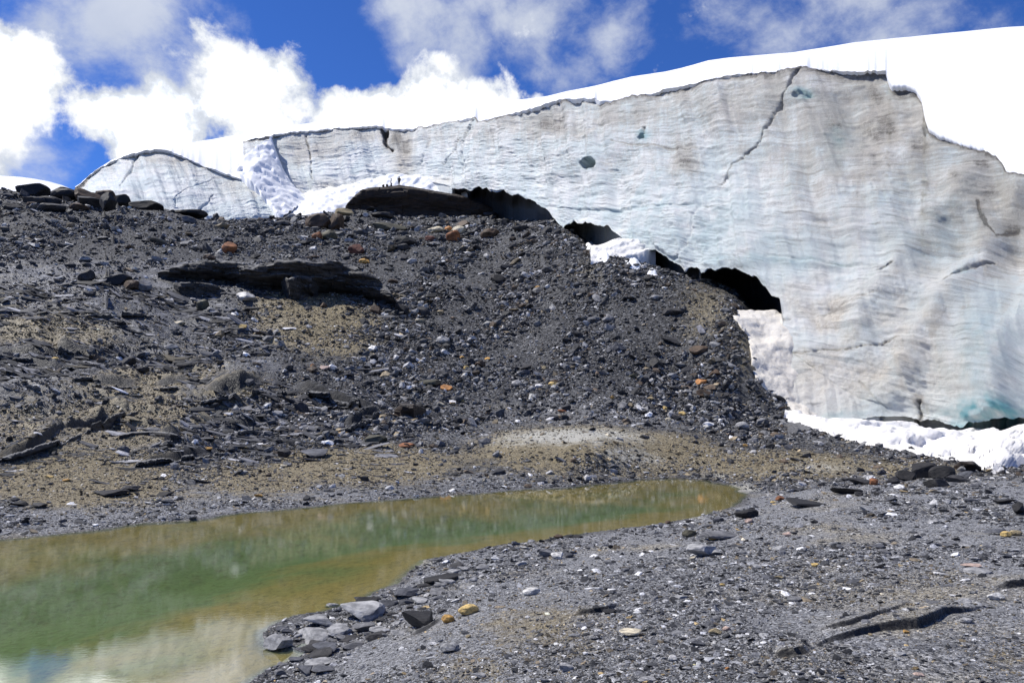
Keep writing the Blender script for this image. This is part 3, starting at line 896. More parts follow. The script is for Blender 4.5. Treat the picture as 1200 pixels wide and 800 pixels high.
def gauss(lst, px, py):
    a = np.zeros_like(px)
    for (cx, cy, rx, ry, v) in lst:
        a = np.maximum(a, v * np.exp(-1.1 * (((px - cx) / rx) ** 2 + ((py - cy) / ry) ** 2)))
    return a


def ice_wall(name, cols, bot, rim, und, n_face, features, lean=1.5, ref=None, grid_low=None, rim_s=None):
    nc = len(cols)
    jag = 2.2 * fbm(cols / 8.0, cols * 0, octaves=4, seed=5)
    pb, yb = tab(bot, cols, 1), tab(bot, cols, 2)
    pr, yr_ = tab(rim, cols, 1), tab(rim, cols, 2)
    U = tab(und, cols, 1)
    pr = pr + 0.8 * fbm(cols / 4.0, cols * 0 + 3, octaves=3, seed=6)
    pb = pb + jag * (U > 1)
    rows = []

    def sm_(a, wdt):
        k = np.exp(-np.linspace(-2, 2, 2 * wdt + 1) ** 2)
        return np.convolve(np.pad(a, wdt, 'edge'), k / k.sum(), 'valid')
    pref = sm_(tab(ref, cols, 1), 60) if ref else pb
    rs = rim_s or rim
    ybs, yrs, prs = sm_(yb, 70), sm_(tab(rs, cols, 2), 70), sm_(tab(rs, cols, 1), 60)

    def face_Y(py):
        v = (pref - py) / (pref - prs)
        return ybs + (yrs - ybs) * np.where(v > 0, 0.4 * v + 0.6 * np.maximum(v, 0) ** lean, 1.7 * v)
    yb = face_Y(pb)
    lip = PV(cols, pb, yb)
    # below / behind the lip
    drop = lip.copy()
    view = np.stack([(cols - 600) / F, np.ones(nc), np.zeros(nc)], -1)
    back = lip + view * (U * 1.0)[:, None]
    low = back.copy()
    low[:, 2] -= 7.0
    rows.append(low)
    for tt in (1.0, 0.75, 0.5, 0.28, 0.12, 0.04):
        p = lip + view * (U * tt)[:, None]
        p[:, 2] += np.minimum(U * .16, 1.4) * math.sin(tt * 2.2) - (1 - min(1, tt * 0)) * 0 - np.where(U < 0.01, 7.0 * tt, 0)
        rows.append(p)
    n_under = len(rows)
    vv = np.linspace(0, 1, n_face)
    pg = np.maximum(sm_(tab(grid_low, cols, 1), 12), pb) if grid_low else pb
    pyg = np.stack([pg + (pr - pg) * v for v in vv])
    above = np.maximum(pb[None] - pyg, 0)
    for k in range(n_face):
        py = np.minimum(pyg[k], pb)
        rows.append(PV(cols, py, face_Y(py)))
    V = np.stack(rows)
    px, py = project(V)
    dirt_shade = np.zeros(V.shape[:2])
    N = normals_grid(V)
    flip = (N * (V - np.array([0, 0, CAM_H]))).sum(-1, keepdims=True) > 0
    N = np.where(flip, -N, N)
    # smooth the normal field so that the relief pushes out evenly
    for _ in range(6):
        N[:, 1:-1] = (N[:, :-2] + N[:, 1:-1] + N[:, 2:]) / 3
        N[n_under + 1:-1] = (N[n_under:-2] + N[n_under + 1:-1] + N[n_under + 2:]) / 3
    N /= np.linalg.norm(N, axis=-1, keepdims=True) + 1e-9
    base = PV(cols, pref, ybs)
    along = np.concatenate([[0], np.cumsum(np.linalg.norm(np.diff(base[:, :2], axis=0), axis=1).clip(0, 2.0))])[None] + 0 * dirt_shade
    x, y, z = V[..., 0], V[..., 1], V[..., 2]
    q = z - 0.26 * (y - 60)
    tl = along + 0.25 * z
    D = 0.9 * fbm(along / 13, z / 10, octaves=2, seed=61)
    D += 0.42 * fbm(tl / 3.0, z / 16, octaves=2, seed=62)
    D += 0.10 * fbm(tl / 0.9, z / 9, octaves=3, seed=70)
    if features and px.max() > 1000:
        D += 2.4 * np.exp(-((px - 1165) / 60) ** 2 - ((py - 420) / 70) ** 2) - 1.3 * np.exp(-((px - 1178) / 40) ** 2 - ((py - 290) / 40) ** 2)
        rl = poly_dist(px, py, [(1200, 225), (1150, 300), (1090, 390), (1040, 470)])
        D += 0.9 * np.exp(-(rl / 20) ** 2)
        rl = poly_dist(px, py, [(1130, 215), (1060, 300), (1010, 380)])
        D += 0.6 * np.exp(-(rl / 18) ** 2)
        rl = poly_dist(px, py, [(1250, 330), (1200, 420), (1185, 470)])
        D += 1.0 * np.exp(-(rl / 26) ** 2)
    D += 0.12 * fbm(along / 9, q * 0.6, octaves=2, seed=63)
    D += 0.12 * fbm(along / 5.0, q / 0.7, octaves=3, seed=64, gain=.6)
    D += 0.05 * np.abs(fbm(along / 3.0, q / 0.28, octaves=3, seed=65))
    D += 0.05 * fbm(along / 0.7, z / 0.35, octaves=3, seed=69) * (0.4 + smooth(-.3, .5, fbm(along / 8, z / 6, octaves=2, seed=79)))
    if features:
        for pts, w, dep, di in CRACKS:
            wob = 1.0 * fbm(px / 6, py / 6, octaves=3, seed=66)
            w = w * (0.34 + 0.26 * fbm(px / 10, py / 10, octaves=3, seed=68))
            w = np.maximum(w, 0.35)
            d = poly_dist(px + wob, py + wob * 0.6, pts)
            g = np.exp(-(d / w) ** 2)
            D -= 0.75 * dep * g
            dirt_shade += di * (np.exp(-(d / (w * 1.3)) ** 2) + 0.45 * np.exp(-(d / (w * 3.5)) ** 2) * (0.6 + 0.8 * fbm(px / 5, py / 5, octaves=3, seed=78)))
        for (hx, hy, rx, ry, dep) in ((690, 191, 10.5, 6.2, 9.0), (940, 112, 12, 3.5, .5), (753, 161, 4, 3, 1.2), (452, 155, 4, 9, 3.0)):
            e = np.sqrt(((px - hx) / rx) ** 2 + ((py - hy - 1.5 * np.abs((px - hx) / rx)) / ry) ** 2)
            D -= dep * smooth(1.05, 0.75, e)
            if dep > 5:
                dirt_shade += 1.3 * smooth(1.0, 0.8, e)  # shade inside the deep hole, painted in with the dirt tone
        dirt_shade += gauss(STAINS, px, py) * (0.75 + 0.5 * fbm(px / 16, py / 16, octaves=3, seed=67))
    edge = np.ones(V.shape[0])
    edge[:n_under] = 0.35
    edge[-4:] = (0.9, 0.7, 0.45, 0.2)
    edge = edge[:, None] * np.concatenate([np.ones((n_under, len(cols))), 0.4 + 0.6 * smooth(0, 7, above)])
    V = V + N * (D * edge)[..., None]
    fv = np.concatenate([np.zeros(n_under), vv])[:, None]
    dirt_shade += 0.75 * smooth(0.965, 0.995, fv) + 0.28 * smooth(0.30, 0.95, fv) + 0.04
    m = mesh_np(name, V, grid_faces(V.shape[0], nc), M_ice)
    attr_f(m, 'dirt_shade', np.clip(dirt_shade, -1, 1.6))
    bl = gauss(BLUES, px, py) if features else gauss([(240, 238, 14, 18, .6), (205, 232, 12, 12, .4), (140, 205, 20, 30, .25), (290, 235, 40, 30, .25)], px, py)
    cr = gauss(CREAMS, px, py) if features else 0 * px
    attr_f(m, 'blue', np.clip(bl * (0.7 + 0.5 * fbm(px / 14, py / 7, octaves=3, seed=71)), 0, 1))
    attr_f(m, 'cream', np.clip(cr * (0.75 + 0.5 * fbm(px / 20, py / 20, octaves=3, seed=72)), 0, 1))
    under_shade = np.zeros_like(px)
    under_shade[:n_under] = np.where(U > 1.2, 1.0, 0.0)[None] * (1 - np.clip(gauss(BLUES, px[:n_under], py[:n_under]) * 3, 0, 1))  # cave shade painted on the underside behind the lip
    attr_f(m, 'cave_shade', under_shade)
    attr_f(m, 'along', along)
    attr_f(m, 'layer', q)
    wall_top = lambda a: float(np.interp(a, cols, prs))
    wall_Y = lambda a, b_: float(np.interp(a, cols, ybs) + (np.interp(a, cols, yrs) - np.interp(a, cols, ybs)) * (lambda v: 0.4 * v + 0.6 * v ** lean if v > 0 else 1.7 * v)((np.interp(a, cols, pref) - b_) / (np.interp(a, cols, pref) - np.interp(a, cols, prs))))
    wall_Y.top = wall_top
    return link(bpy.data.objects.new(name, m)), wall_Y


cols_main = np.concatenate([np.linspace(285, 1230, 900, endpoint=False), np.linspace(1230, 1800, 120)])
wall, wallY = ice_wall('glacier', cols_main, BOT, RIM, UND, 330, True, 1.5, [(285, 250), (470, 232), (560, 238), (650, 272), (740, 306), (850, 350), (920, 410), (1000, 470), (1100, 495), (1800, 500)],
                    [(285, 252), (470, 236), (540, 242), (600, 252), (660, 288), (740, 316), (800, 338), (850, 372), (880, 420), (905, 470), (925, 496), (1000, 498), (1150, 504), (1800, 522)],
                    [p for p in RIM if p[0] < 1035] + [(1050, 83, 73.5), (1100, 82, 70), (1200, 80, 65), (1300, 80, 61), (1800, 80, 54)])
structure(wall)

# the small rounded lobe of ice on the left
LBOT = [(86, 228, 150), (130, 233, 148), (180, 245, 146), (205, 249, 146), (256, 263, 147), (300, 262, 149), (330, 262, 151)]
LRIM = [(86, 222, 172), (97, 213, 170), (110, 202, 168), (130, 190, 166), (150, 182, 165), (170, 177, 165), (185, 175.5, 165), (200, 178, 165), (215, 184, 164), (235, 193, 163), (250, 199, 162), (265, 204, 161), (285, 211, 160), (302, 222, 157), (318, 240, 154), (330, 256, 152)]
CR_L = CRACKS
CRACKS = [([(206, 238), (205, 230), (215, 222), (250, 208)], 1.6, .35, .0), ([(230, 248), (240, 238), (250, 226)], 2.2, .45, -.1), ([(160, 180), (152, 196), (140, 218)], 1.8, .7, .1), ([(322, 247), (305, 222), (285, 205)], 2.0, .8, .3)]
STAINS_keep = STAINS
STAINS = [(220, 186, 60, 5, .5), (285, 225, 30, 18, .25), (200, 195, 40, 10, .12)]
lobe, lobeV = ice_wall('ice_lobe', np.linspace(86, 330, 300), LBOT, LRIM, [(0, 0), (400, 0)], 130, True, 1.7)
structure(lobe)

# ---- snow field on top
cols_s = np.concatenate([np.linspace(88, 1230, 760, endpoint=False), np.linspace(1230, 1800, 80)])
front = [p for p in LRIM if p[0] < 286] + [(288, 209, 161), (296, 197, 166), (305, 184, 173), (314, 170, 181)] + [p for p in RIM if p[0] > 318]
fpy, fY = tab(front, cols_s, 1), tab(front, cols_s, 2)
spy, sY = tab(SKY, cols_s, 1), tab(SKY, cols_s, 2)
fpy = fpy + 0.8 * fbm(cols_s / 4.0, cols_s * 0 + 3, octaves=3, seed=6)
fpy0 = tab(front, cols_s, 1)
wmix = smooth(312, 340, cols_s)
top_w = np.array([wallY.top(c) for c in np.maximum(cols_s, 290)])


def face_depth(py):
    yw = np.array([wallY(a_, b_) for a_, b_ in zip(np.maximum(cols_s, 290), py)])
    return fY * (1 - wmix) + yw * wmix


kg = np.exp(-np.linspace(-2, 2, 61) ** 2)
kg /= kg.sum()
ptop = np.minimum(np.where(wmix > 0, top_w * wmix + fpy0 * (1 - wmix), fpy0), fpy0)      # where the face turns over into the dome
rag = np.where((cols_s > 1080) & (cols_s < 1185), 1.6, 0.5) * np.abs(fbm(cols_s / 2.0, cols_s * 0 + 9, octaves=2, seed=8))
fpy = fpy - rag * 0.5
ptop = np.minimum(ptop, fpy - 0.4)
spy = np.minimum(spy, ptop - 0.3)
ytop = face_depth(ptop)
sY = np.maximum(sY, ytop + 8)
rows = []
vw = np.stack([(cols_s - 600) / F, np.ones(len(cols_s)), np.zeros(len(cols_s))], -1)
p0 = PV(cols_s, fpy, face_depth(fpy) - 0.45)
a = p0.copy(); a[:, 2] -= 0.35; a += vw * 1.6
b = p0.copy(); b[:, 2] -= 0.22; b += vw * 0.1
rows += [a, b, p0]
for v in np.linspace(0.06, 1, 16):
    py = fpy + (ptop - fpy) * v
    rows.append(PV(cols_s, py, face_depth(py) - 0.45 - 0.25 * math.sin(v * 3.1)))
for v in np.linspace(0.02, 1, 60):
    py = ptop + (spy - ptop) * (1 - (1 - v) ** 1.12)
    rows.append(PV(cols_s, py, ytop - 0.45 + (sY - ytop) * v))
last = rows[-1]
for dY, dz in ((15, 2.5), (40, 3.0), (90, -4), (200, -40)):
    r = last + vw * dY
    r[:, 2] += dz
    rows.append(r)
SV = np.stack(rows)
SV[4:-4, :, 2] += (0.10 * fbm(SV[4:-4, :, 0] / 6, SV[4:-4, :, 1] / 6, octaves=4, seed=15)) * np.linspace(1, 0.3, SV.shape[0] - 8)[:, None]
sm = mesh_np('snowfield', SV, grid_faces(SV.shape[0], len(cols_s)), M_snow)
structure(link(bpy.data.objects.new('snowfield', sm)))


def bank(name, pts, mat, n=90, m=26, bulge=0.6, seed=0, rough=0.35, bury=2.0, auto=False):
    """a bank of snow: (px, py_top, Y_top, py_bot, Y_bot)"""
    if auto:
        pts = [(p[0], p[1], p[2], p[3], ground_at(min(p[0], 1290), p[3])[1] + 0.2) for p in pts]
        pts = [(p[0], p[1], max(p[2], p[4] + 3), p[3], p[4]) for p in pts]
    a = np.array(pts, float)
    c = np.linspace(a[0, 0], a[-1, 0], n)
    top = PV(c, np.interp(c, a[:, 0], a[:, 1]), np.interp(c, a[:, 0], a[:, 2]))
    bot = PV(c, np.interp(c, a[:, 0], a[:, 3]), np.interp(c, a[:, 0], a[:, 4]))
    rows = []
    low = bot.copy(); low[:, 2] -= bury
    rows.append(low)
    for v in np.linspace(0, 1, m):
        p = bot + (top - bot) * v
        p[:, 2] += bulge * math.sin(math.pi * v) * (1 if 0 < v < 1 else 0)
        rows.append(p)
    bk = top.copy(); bk[:, 1] += 1.5; bk[:, 2] -= 0.4
    rows.append(bk)
    bk2 = top.copy(); bk2[:, 1] += 3.0; bk2[:, 2] -= bury + 2
    rows.append(bk2)
    V = np.stack(rows)
    f = fbm(V[..., 0] / 1.6, V[..., 1] / 1.6, V[..., 2] / 1.0, octaves=4, seed=seed)
    V[1:-1, :, 2] += rough * f[1:-1] * 0.7
    V[1:-1, :, 1] -= rough * f[1:-1]
    return link(bpy.data.objects.new(name, mesh_np(name, V, grid_faces(V.shape[0], n), mat)))


o = bank('snow_bank', [(918, 489, 57.2, 493, 56.5), (930, 489, 57, 496, 55.5), (960, 487, 56.5, 506, 53), (1000, 494, 55.5, 518, 50), (1012, 496, 55, 522, 49), (1025, 496, 55, 525, 48.5), (1060, 497, 54.5, 531, 47), (1080, 504, 54, 535, 46), (1100, 506, 53.5, 539, 45),
                       (1130, 507, 53, 546, 43), (1148, 507, 52.5, 551, 41.5), (1165, 505, 52, 557, 39.5), (1180, 503, 51, 556, 39.5), (1200, 497, 50.5, 549, 41), (1260, 486, 50, 556, 40), (1350, 480, 50, 560, 40)], M_dsnow, 240, 40, 0.45, 3, 0.42, auto=True)
thing(o, 'long white snow bank lying along the foot of the ice wall on the right', 'snow bank')
o = bank('snow_bank', [(290, 246, 172, 260, 148), (330, 236, 172, 260, 149), (355, 227, 172, 254, 151), (380, 221, 172, 250, 153), (410, 216, 171, 246, 157), (440, 207, 170, 244, 159), (470, 203, 169, 244, 160), (500, 206, 166, 244, 159), (520, 210, 163, 244, 157), (548, 222, 156, 246, 153)], M_snow, 160, 30, 0.5, 5, 0.4)
thing(o, 'bright snow slope behind the brown rock outcrop below the far ice wall', 'snow bank')


def strip(name, left, right, mat, n=60, m=24, bulge=0.5, seed=0, rough=0.3):
    L = np.array([P(*p) for p in left])
    R = np.array([P(*p) for p in right])

    def res(A):
        s = np.linspace(0, 1, len(A))
        t = np.linspace(0, 1, n)
        return np.stack([np.interp(t, s, A[:, i]) for i in range(3)], -1)
    L, R = res(L), res(R)
    rows = []
    l2 = L.copy(); l2[:, 2] -= 2; l2[:, 1] += 1.0
    rows.append(l2)
    for v in np.linspace(0, 1, m):
        p = L + (R - L) * v
        p[:, 2] += bulge * math.sin(math.pi * v) ** 0.7
        rows.append(p)
    r2 = R.copy(); r2[:, 2] -= 2; r2[:, 1] += 1.0
    rows.append(r2)
    V = np.stack(rows, 1)
    f = fbm(V[..., 0] / 1.7, V[..., 1] / 1.7, V[..., 2] / 1.7, octaves=4, seed=seed)
    V[..., 2] += rough * 0.5 * f
    V[..., 1] -= rough * f
    return link(bpy.data.objects.new(name, mesh_np(name, V, grid_faces(n, m + 2), mat)))


o = strip('snow_gully', [(272, 199, 163), (288, 208, 157), (303, 222, 154), (318, 240, 151), (328, 258, 147)],
          [(318, 160, 184), (324, 178, 180), (331, 196, 176), (342, 215, 172), (364, 236, 167)], M_snow, 60, 30, 0.6, 9, 0.5)
thing(o, 'white snow gully running down between the rounded ice lobe and the ice wall', 'snow gully')
_l = [(848, 361, 68.4), (862, 376, 66.5), (874, 394, 64.6), (879, 412, 63.0), (880, 430, 61.6), (889, 452, 60), (900, 471, 58.6), (913, 487, 57.3), (926, 492, 57)]
o = strip('ice_tongue', [(p[0], p[1], ground_at(p[0], p[1])[1] + 0.3) for p in _l],
          [(a_, b_, wallY(a_, b_) + 1.4) for a_, b_ in [(906, 364), (926, 369), (942, 384), (950, 404), (955, 424), (960, 446), (964, 466), (968, 482), (975, 494)]], M_tongue, 90, 50, 0.0, 12, 0.3)
thing(o, 'pale dirty tongue of ice below the largest black ice cave', 'ice tongue')
o = bank('ice_block', [(692, 287, 94, 309, 88), (705, 284, 94.5, 309, 87.5), (720, 281, 94, 303, 88), (738, 279, 93, 300, 88.5), (752, 279, 92, 297, 89), (762, 284, 91.5, 294, 89.5), (768, 291, 91, 296, 90)], M_dsnow, 70, 24, 0.4, 21, 0.35)
thing(o, 'pale rounded ice block between the second and third black ice caves', 'ice block')


def snow_patch(pts, thick, label, seed):
    """a lens of old snow lying on the scree"""
    cx = np.mean([p[0] for p in pts]); cy = np.mean([p[1] for p in pts])
    w = np.array([ground_at(*p)[:2] for p in pts])
    x0, x1, y0, y1 = w[:, 0].min() - .3, w[:, 0].max() + .3, w[:, 1].min() - .3, w[:, 1].max() + .3
    X, Yg = np.meshgrid(np.linspace(x0, x1, 34), np.linspace(y0, y1, 34))
    d = poly_dist(X, Yg, w, True) + 0.15 * fbm(X / .6, Yg / .6, octaves=3, seed=seed)
    zz = np.array([[land_z(a_, b_) for a_, b_ in zip(r1, r2)] for r1, r2 in zip(X, Yg)])
    zz = zz - 0.25 + (thick + 0.25) * smooth(0.15, -0.5, d)
    o = link(bpy.data.objects.new('snow_patch', mesh_np('snow_patch', np.stack([X, Yg, zz], -1), grid_faces(34, 34), M_snow)))
    return thing(o, label, 'snow patch')


snow_patch([(732, 313), (736, 307), (745, 306), (753, 310), (750, 315), (740, 316)], .5, 'upper left of two small white snow patches on the scree below the third ice cave', 1)
snow_patch([(757, 322), (760, 317), (766, 316), (772, 320), (770, 323), (763, 324)], .45, 'lower right of two small white snow patches on the scree below the third ice cave', 2)
snow_patch([(686, 286), (692, 284), (714, 290), (716, 306), (700, 307), (693, 300)], .8, 'bright white snow patch at the left end of the pale ice block', 3)

# distant snow dome behind the left skyline
bm = bmesh.new()
dv = []
for i, py in enumerate(np.linspace(0, 1, 14)):
    for j, px in enumerate(np.linspace(-500, 120, 40)):
        top = np.interp(px, [-500, -200, 0, 25, 50, 70, 90, 120], [190, 198, 206, 207.5, 211, 216, 224, 235])
        dv.append(P(px, 250 + (top - 250) * math.sin(py * math.pi / 2), 260 + 90 * py))
o = link(bpy.data.objects.new('snow_dome', mesh_np('snow_dome', np.array(dv), grid_faces(14, 40), M_snow)))
structure(o)
bm.free()


# ------------------------------------------------------------------ bedrock outcrops
def outcrop(name, pts, mat, label, overhang=0.5, back=5.0, n=160, m=30, jag=0.35, seed=0, layer=0.35, cat='rock ledge', sink=1.0, Yfix=None, back_drop=0.3, fwd=0.9, broken=0.0, drop=0.0):
    """layered rock face along a line: (px, py_top, py_bot); the top runs back into the hill"""
    a = np.array(pts, float)
    a[:, 1] += drop * (a[:, 2] - a[:, 1])
    base = np.array([ground_at(p[0], p[2]) for p in pts]) if Yfix is None else np.array([P(p[0], p[2], Yfix) for p in pts])
    c = np.linspace(a[0, 0], a[-1, 0], n)
    Yb = np.interp(c, a[:, 0], base[:, 1])
    Yb = Yb - (fwd if Yfix is None else 0)
    pt = np.interp(c, a[:, 0], a[:, 1])
    pb = np.interp(c, a[:, 0], a[:, 2])
    lip = PV(c, pt, Yb)
    bot = PV(c, pb, Yb)
    h = (lip[:, 2] - bot[:, 2])
    vw = np.stack([(c - 600) / F, np.ones(n), np.zeros(n)], -1)
    key = []
    p = lip + vw * back; p[:, 2] += -back_drop * back * 0.3; q = p.copy(); q[:, 2] -= sink + h * .5
    key.append(q)
    key.append(p)
    p = lip + vw * (back * 0.35); p[:, 2] += back * 0.03
    key.append(p)
    key.append(lip + vw * 0.12 * h[:, None])
    p = lip.copy(); p[:, 2] -= 0.12 * h
    key.append(p)
    p = lip + vw * (0.05 * h * overhang)[:, None]; p[:, 2] -= 0.45 * h
    key.append(p)
    p = bot + vw * (h * overhang)[:, None]; p[:, 2] += 0.22 * h
    key.append(p)
    p = bot + vw * (h * overhang * 0.9)[:, None]; p[:, 2] -= sink
    key.append(p)
    K = np.stack(key)
    s = np.array([0, .06, .25, .42, .48, .68, .88, 1.0])
    t = np.linspace(0, 1, m)
    V = np.stack([np.stack([np.interp(t, s, K[:, j, k]) for k in range(3)], -1) for j in range(n)], 1)
    hm = float(h.mean())
    al = c[None] / F * Yb[None] + 0 * V[..., 2]
    zl = V[..., 2] + 0.08 * al
    lay = np.floor(zl / (layer * hm) + 0.6 * fbm(al / (2 * hm), al * 0, octaves=2, seed=seed + 3))
    blocky = vnoise(np.floor(al / (hm * 0.9) + lay * 0.37) * 1.7 + 0.5, lay * 1.3 + 0.5, None, seed)
    off = jag * hm * (0.55 * blocky + 0.5 * fbm(al / hm, zl / (0.35 * hm), octaves=4, seed=seed + 1))
    wgt = np.interp(t, [0, .2, .42, .9, 1], [0.0, .3, .8, 1.0, .3])[:, None]
    V[..., 1] -= off * wgt
    V[..., 2] += 0.16 * jag * hm * fbm(V[..., 0] / hm, V[..., 1] / hm, octaves=4, seed=seed + 2) * np.interp(t, [0, .1, .45, .6, 1], [0, 1.0, 1.0, .3, 0])[:, None]
    if broken:
        al1 = al[0]
        bk = smooth(0.15, -0.25, fbm(al1 / (3.5 * hm), al1 * 0 + seed, octaves=3, seed=seed + 9))
        V[..., 2] -= broken * hm * bk[None]
        V[..., 1] += 0.5 * broken * hm * bk[None]
        V[..., 2] += 0.10 * hm * fbm(al / (0.5 * hm), zl / hm, octaves=3, seed=seed + 11)
    o = link(bpy.data.objects.new(name, mesh_np(name, V, grid_faces(m, n), mat, False)))
    thing(o, label, cat)
    return o, V


# under the two figures
crag, cragV = outcrop('rock_outcrop', [(405, 241, 246), (410, 235, 247), (416, 228, 248), (425, 222, 248), (440, 219, 249), (455, 217.5, 250), (468, 215.6, 250), (480, 217, 250), (500, 221, 251), (520, 224, 252), (535, 226.5, 253), (550, 231, 254), (565, 238, 256), (580, 246, 258)],
                      M_brown, 'dark brown rock outcrop on the skyline where the small figure stands', 0.25, 9.0, 200, 34, 0.16, 4, .3, 'rock outcrop', Yfix=150)
# the long overhanging ledge on the left of the scree
outcrop('rock_ledge', [(186, 318, 322), (200, 314, 326), (220, 309, 330), (240, 306, 331), (262, 306, 333), (290, 309, 340), (315, 306, 346), (340, 304, 350), (365, 304, 350), (390, 306, 349), (410, 310, 350), (430, 318, 354), (445, 328, 358), (458, 340, 361), (464, 350, 362)],
        M_slate, 'long dark overhanging slate ledge above the fan of brown grit', 0.9, 5.0, 300, 46, 0.42, 12, .15)
outcrop('rock_ledge', [(330, 327, 344), (338, 325, 352), (352, 324, 353), (366, 326, 352), (374, 330, 347)], M_slate, 'small rounded olive ledge tucked under the long dark slate ledge', 0.3, 2.0, 60, 24, 0.5, 16, .3, fwd=0.1)
outcrop('rock_ledge', [(204, 332, 335), (212, 330, 342), (232, 330, 344), (250, 333, 343), (258, 336, 340)], M_slate, 'thin greenish slab below the left end of the long slate ledge', 0.3, 2.0, 60, 20, 0.3, 17, .4)
outcrop('rock_ledge', [(462, 481, 485), (470, 474, 488), (485, 474, 488), (497, 478, 486), (501, 482, 485)], M_brown, 'short brown rock ledge at the foot of the dark scree', 0.3, 1.6, 50, 22, 0.3, 18, .3)
for pts_, lab_, sd_, jg_ in EDGES:
    near_ = pts_[0][2] > 600
    if near_:
        continue
    outcrop('shale_ledge' if near_ else 'rock_ledge', pts_, M_gap if near_ else M_slab, lab_, 0.9, 0.12 if near_ else 0.6, 220, 26, jg_ * (1.6 if near_ else 1.7), sd_, .3, fwd=0.0 if near_ else 0.2, sink=.3 if near_ else .6, broken=0.0 if near_ else 0.75, drop=0.38 if near_ else 0.12)
outcrop('rock_ledge', [(140, 510, 512), (155, 507, 512), (180, 506, 511), (200, 508, 513), (208, 510, 512)], M_slate, 'thin dark ledge crossing the rusty brown earth left of the pond head', 0.6, 1.2, 60, 20, 0.3, 22, .4)
outcrop('shale_ledge', [(1118, 546, 548), (1125, 541, 550), (1140, 541, 551), (1150, 548, 551)], M_brown, 'dark rock edge poking out below the white snow bank', 0.6, 0.8, 60, 20, 0.3, 28, .4, sink=.3)


# ------------------------------------------------------------------ stones
def rock_mesh(name, seed, planes=12, sub=2, noise=0.06, lo=0.55, mat=None, smooth_=False):
    """an ico sphere chipped by random planes: an angular stone about 1 m across, its base at z = -0.5"""
    r = np.random.default_rng(seed)
    bm = bmesh.new()
    bmesh.ops.create_icosphere(bm, subdivisions=sub, radius=1.0)
    v = np.array([x.co[:] for x in bm.verts])
    nrm = r.normal(size=(planes, 3))
    nrm /= np.linalg.norm(nrm, axis=1, keepdims=True)
    dd = r.uniform(lo, 0.9, planes)
    for k in range(planes):
        over = np.maximum(v @ nrm[k] - dd[k], 0)
        v = v - over[:, None] * nrm[k]
    v = v * (1 + noise * fbm(v[:, 0] * 2 + seed, v[:, 1] * 2, v[:, 2] * 2, octaves=2, seed=seed))[:, None]
    mn, mx = v.min(0), v.max(0)
    v = (v - (mn + mx) / 2) / (mx - mn)
    for x, c in zip(bm.verts, v):
        x.co = c
    for f in bm.faces:
        f.smooth = smooth_
    m = bpy.data.meshes.new(name)
    bm.to_mesh(m)
    bm.free()
    m.materials.append(mat or M_stone)
    return m


CHIPS = bpy.data.collections.new('stone_chips')      # sources of the gravel, not linked to the scene
for i in range(10):
    m = rock_mesh('chip', 100 + i, 9 if i < 6 else 7, 1, 0.10, 0.35 if i < 6 else 0.5, M_chip)
    CHIPS.objects.link(bpy.data.objects.new('chip', m))


def scatter_tree():
    ng = bpy.data.node_groups.new('scatter', 'GeometryNodeTree')
    ng.interface.new_socket('Geometry', in_out='INPUT', socket_type='NodeSocketGeometry')
    ng.interface.new_socket('Geometry', in_out='OUTPUT', socket_type='NodeSocketGeometry')
    N = ng.nodes
    gi, go = N.new('NodeGroupInput'), N.new('NodeGroupOutput')
    iop = N.new('GeometryNodeInstanceOnPoints')
    ci = N.new('GeometryNodeCollectionInfo')
    ci.inputs['Collection'].default_value = CHIPS
    ci.inputs['Separate Children'].default_value = True
    ci.inputs['Reset Children'].default_value = True

    def na(name, kind):
        a = N.new('GeometryNodeInputNamedAttribute')
        a.data_type = kind
        a.inputs['Name'].default_value = name
        return a.outputs['Attribute']
    L = ng.links.new
    L(gi.outputs[0], iop.inputs['Points'])
    L(ci.outputs[0], iop.inputs['Instance'])
    iop.inputs['Pick Instance'].default_value = True
    L(na('idx', 'INT'), iop.inputs['Instance Index'])
    e2r = N.new('FunctionNodeEulerToRotation')
    L(na('rot', 'FLOAT_VECTOR'), e2r.inputs[0])
    L(e2r.outputs[0], iop.inputs['Rotation'])
    L(na('scl', 'FLOAT_VECTOR'), iop.inputs['Scale'])
    L(iop.outputs[0], go.inputs[0])
    return ng


SCATTER = scatter_tree()


def scatter(name, pos, rot, scl, idx, tint):
    n = len(pos)
    m = bpy.data.meshes.new(name)
    m.vertices.add(n)
    m.vertices.foreach_set('co', np.ascontiguousarray(pos, np.float32).ravel())
    for nm, kind, dat, key in (('rot', 'FLOAT_VECTOR', rot, 'vector'), ('scl', 'FLOAT_VECTOR', scl, 'vector'), ('idx', 'INT', idx, 'value'), ('tint', 'FLOAT_COLOR', tint, 'color'), ('seed', 'FLOAT', RNG.random(n), 'value')):
        a = m.attributes.new(nm, kind, 'POINT')
        a.data.foreach_set(key, np.ascontiguousarray(dat, np.int32 if kind == 'INT' else np.float32).ravel())
    o = link(bpy.data.objects.new(name, m))
    md = o.modifiers.new('scatter', 'NODES')
    md.node_group = SCATTER
    o['kind'] = 'stuff'
    return o


# cell weights: area of a ground cell in the picture
dpx = np.gradient(GPX, axis=1)
dpy = -np.gradient(GPY, axis=0)
area = np.clip(np.abs(dpx * dpy), 0, 60)
ice_front = tab(BOT, GPX, 2)
vis = (GPX > -220) & (GPX < 1440) & (GPY < 900) & (GPY > 200) & (SD > 0.05) & (dpy > -0.2)
vis &= ~((GPX > 922) & (GY > 52)) & (GY < 152) & (gN[..., 2] > 0.72) & (STEP_SHADE < 0.3)
facing = np.clip(area, 0.15, 60) * vis


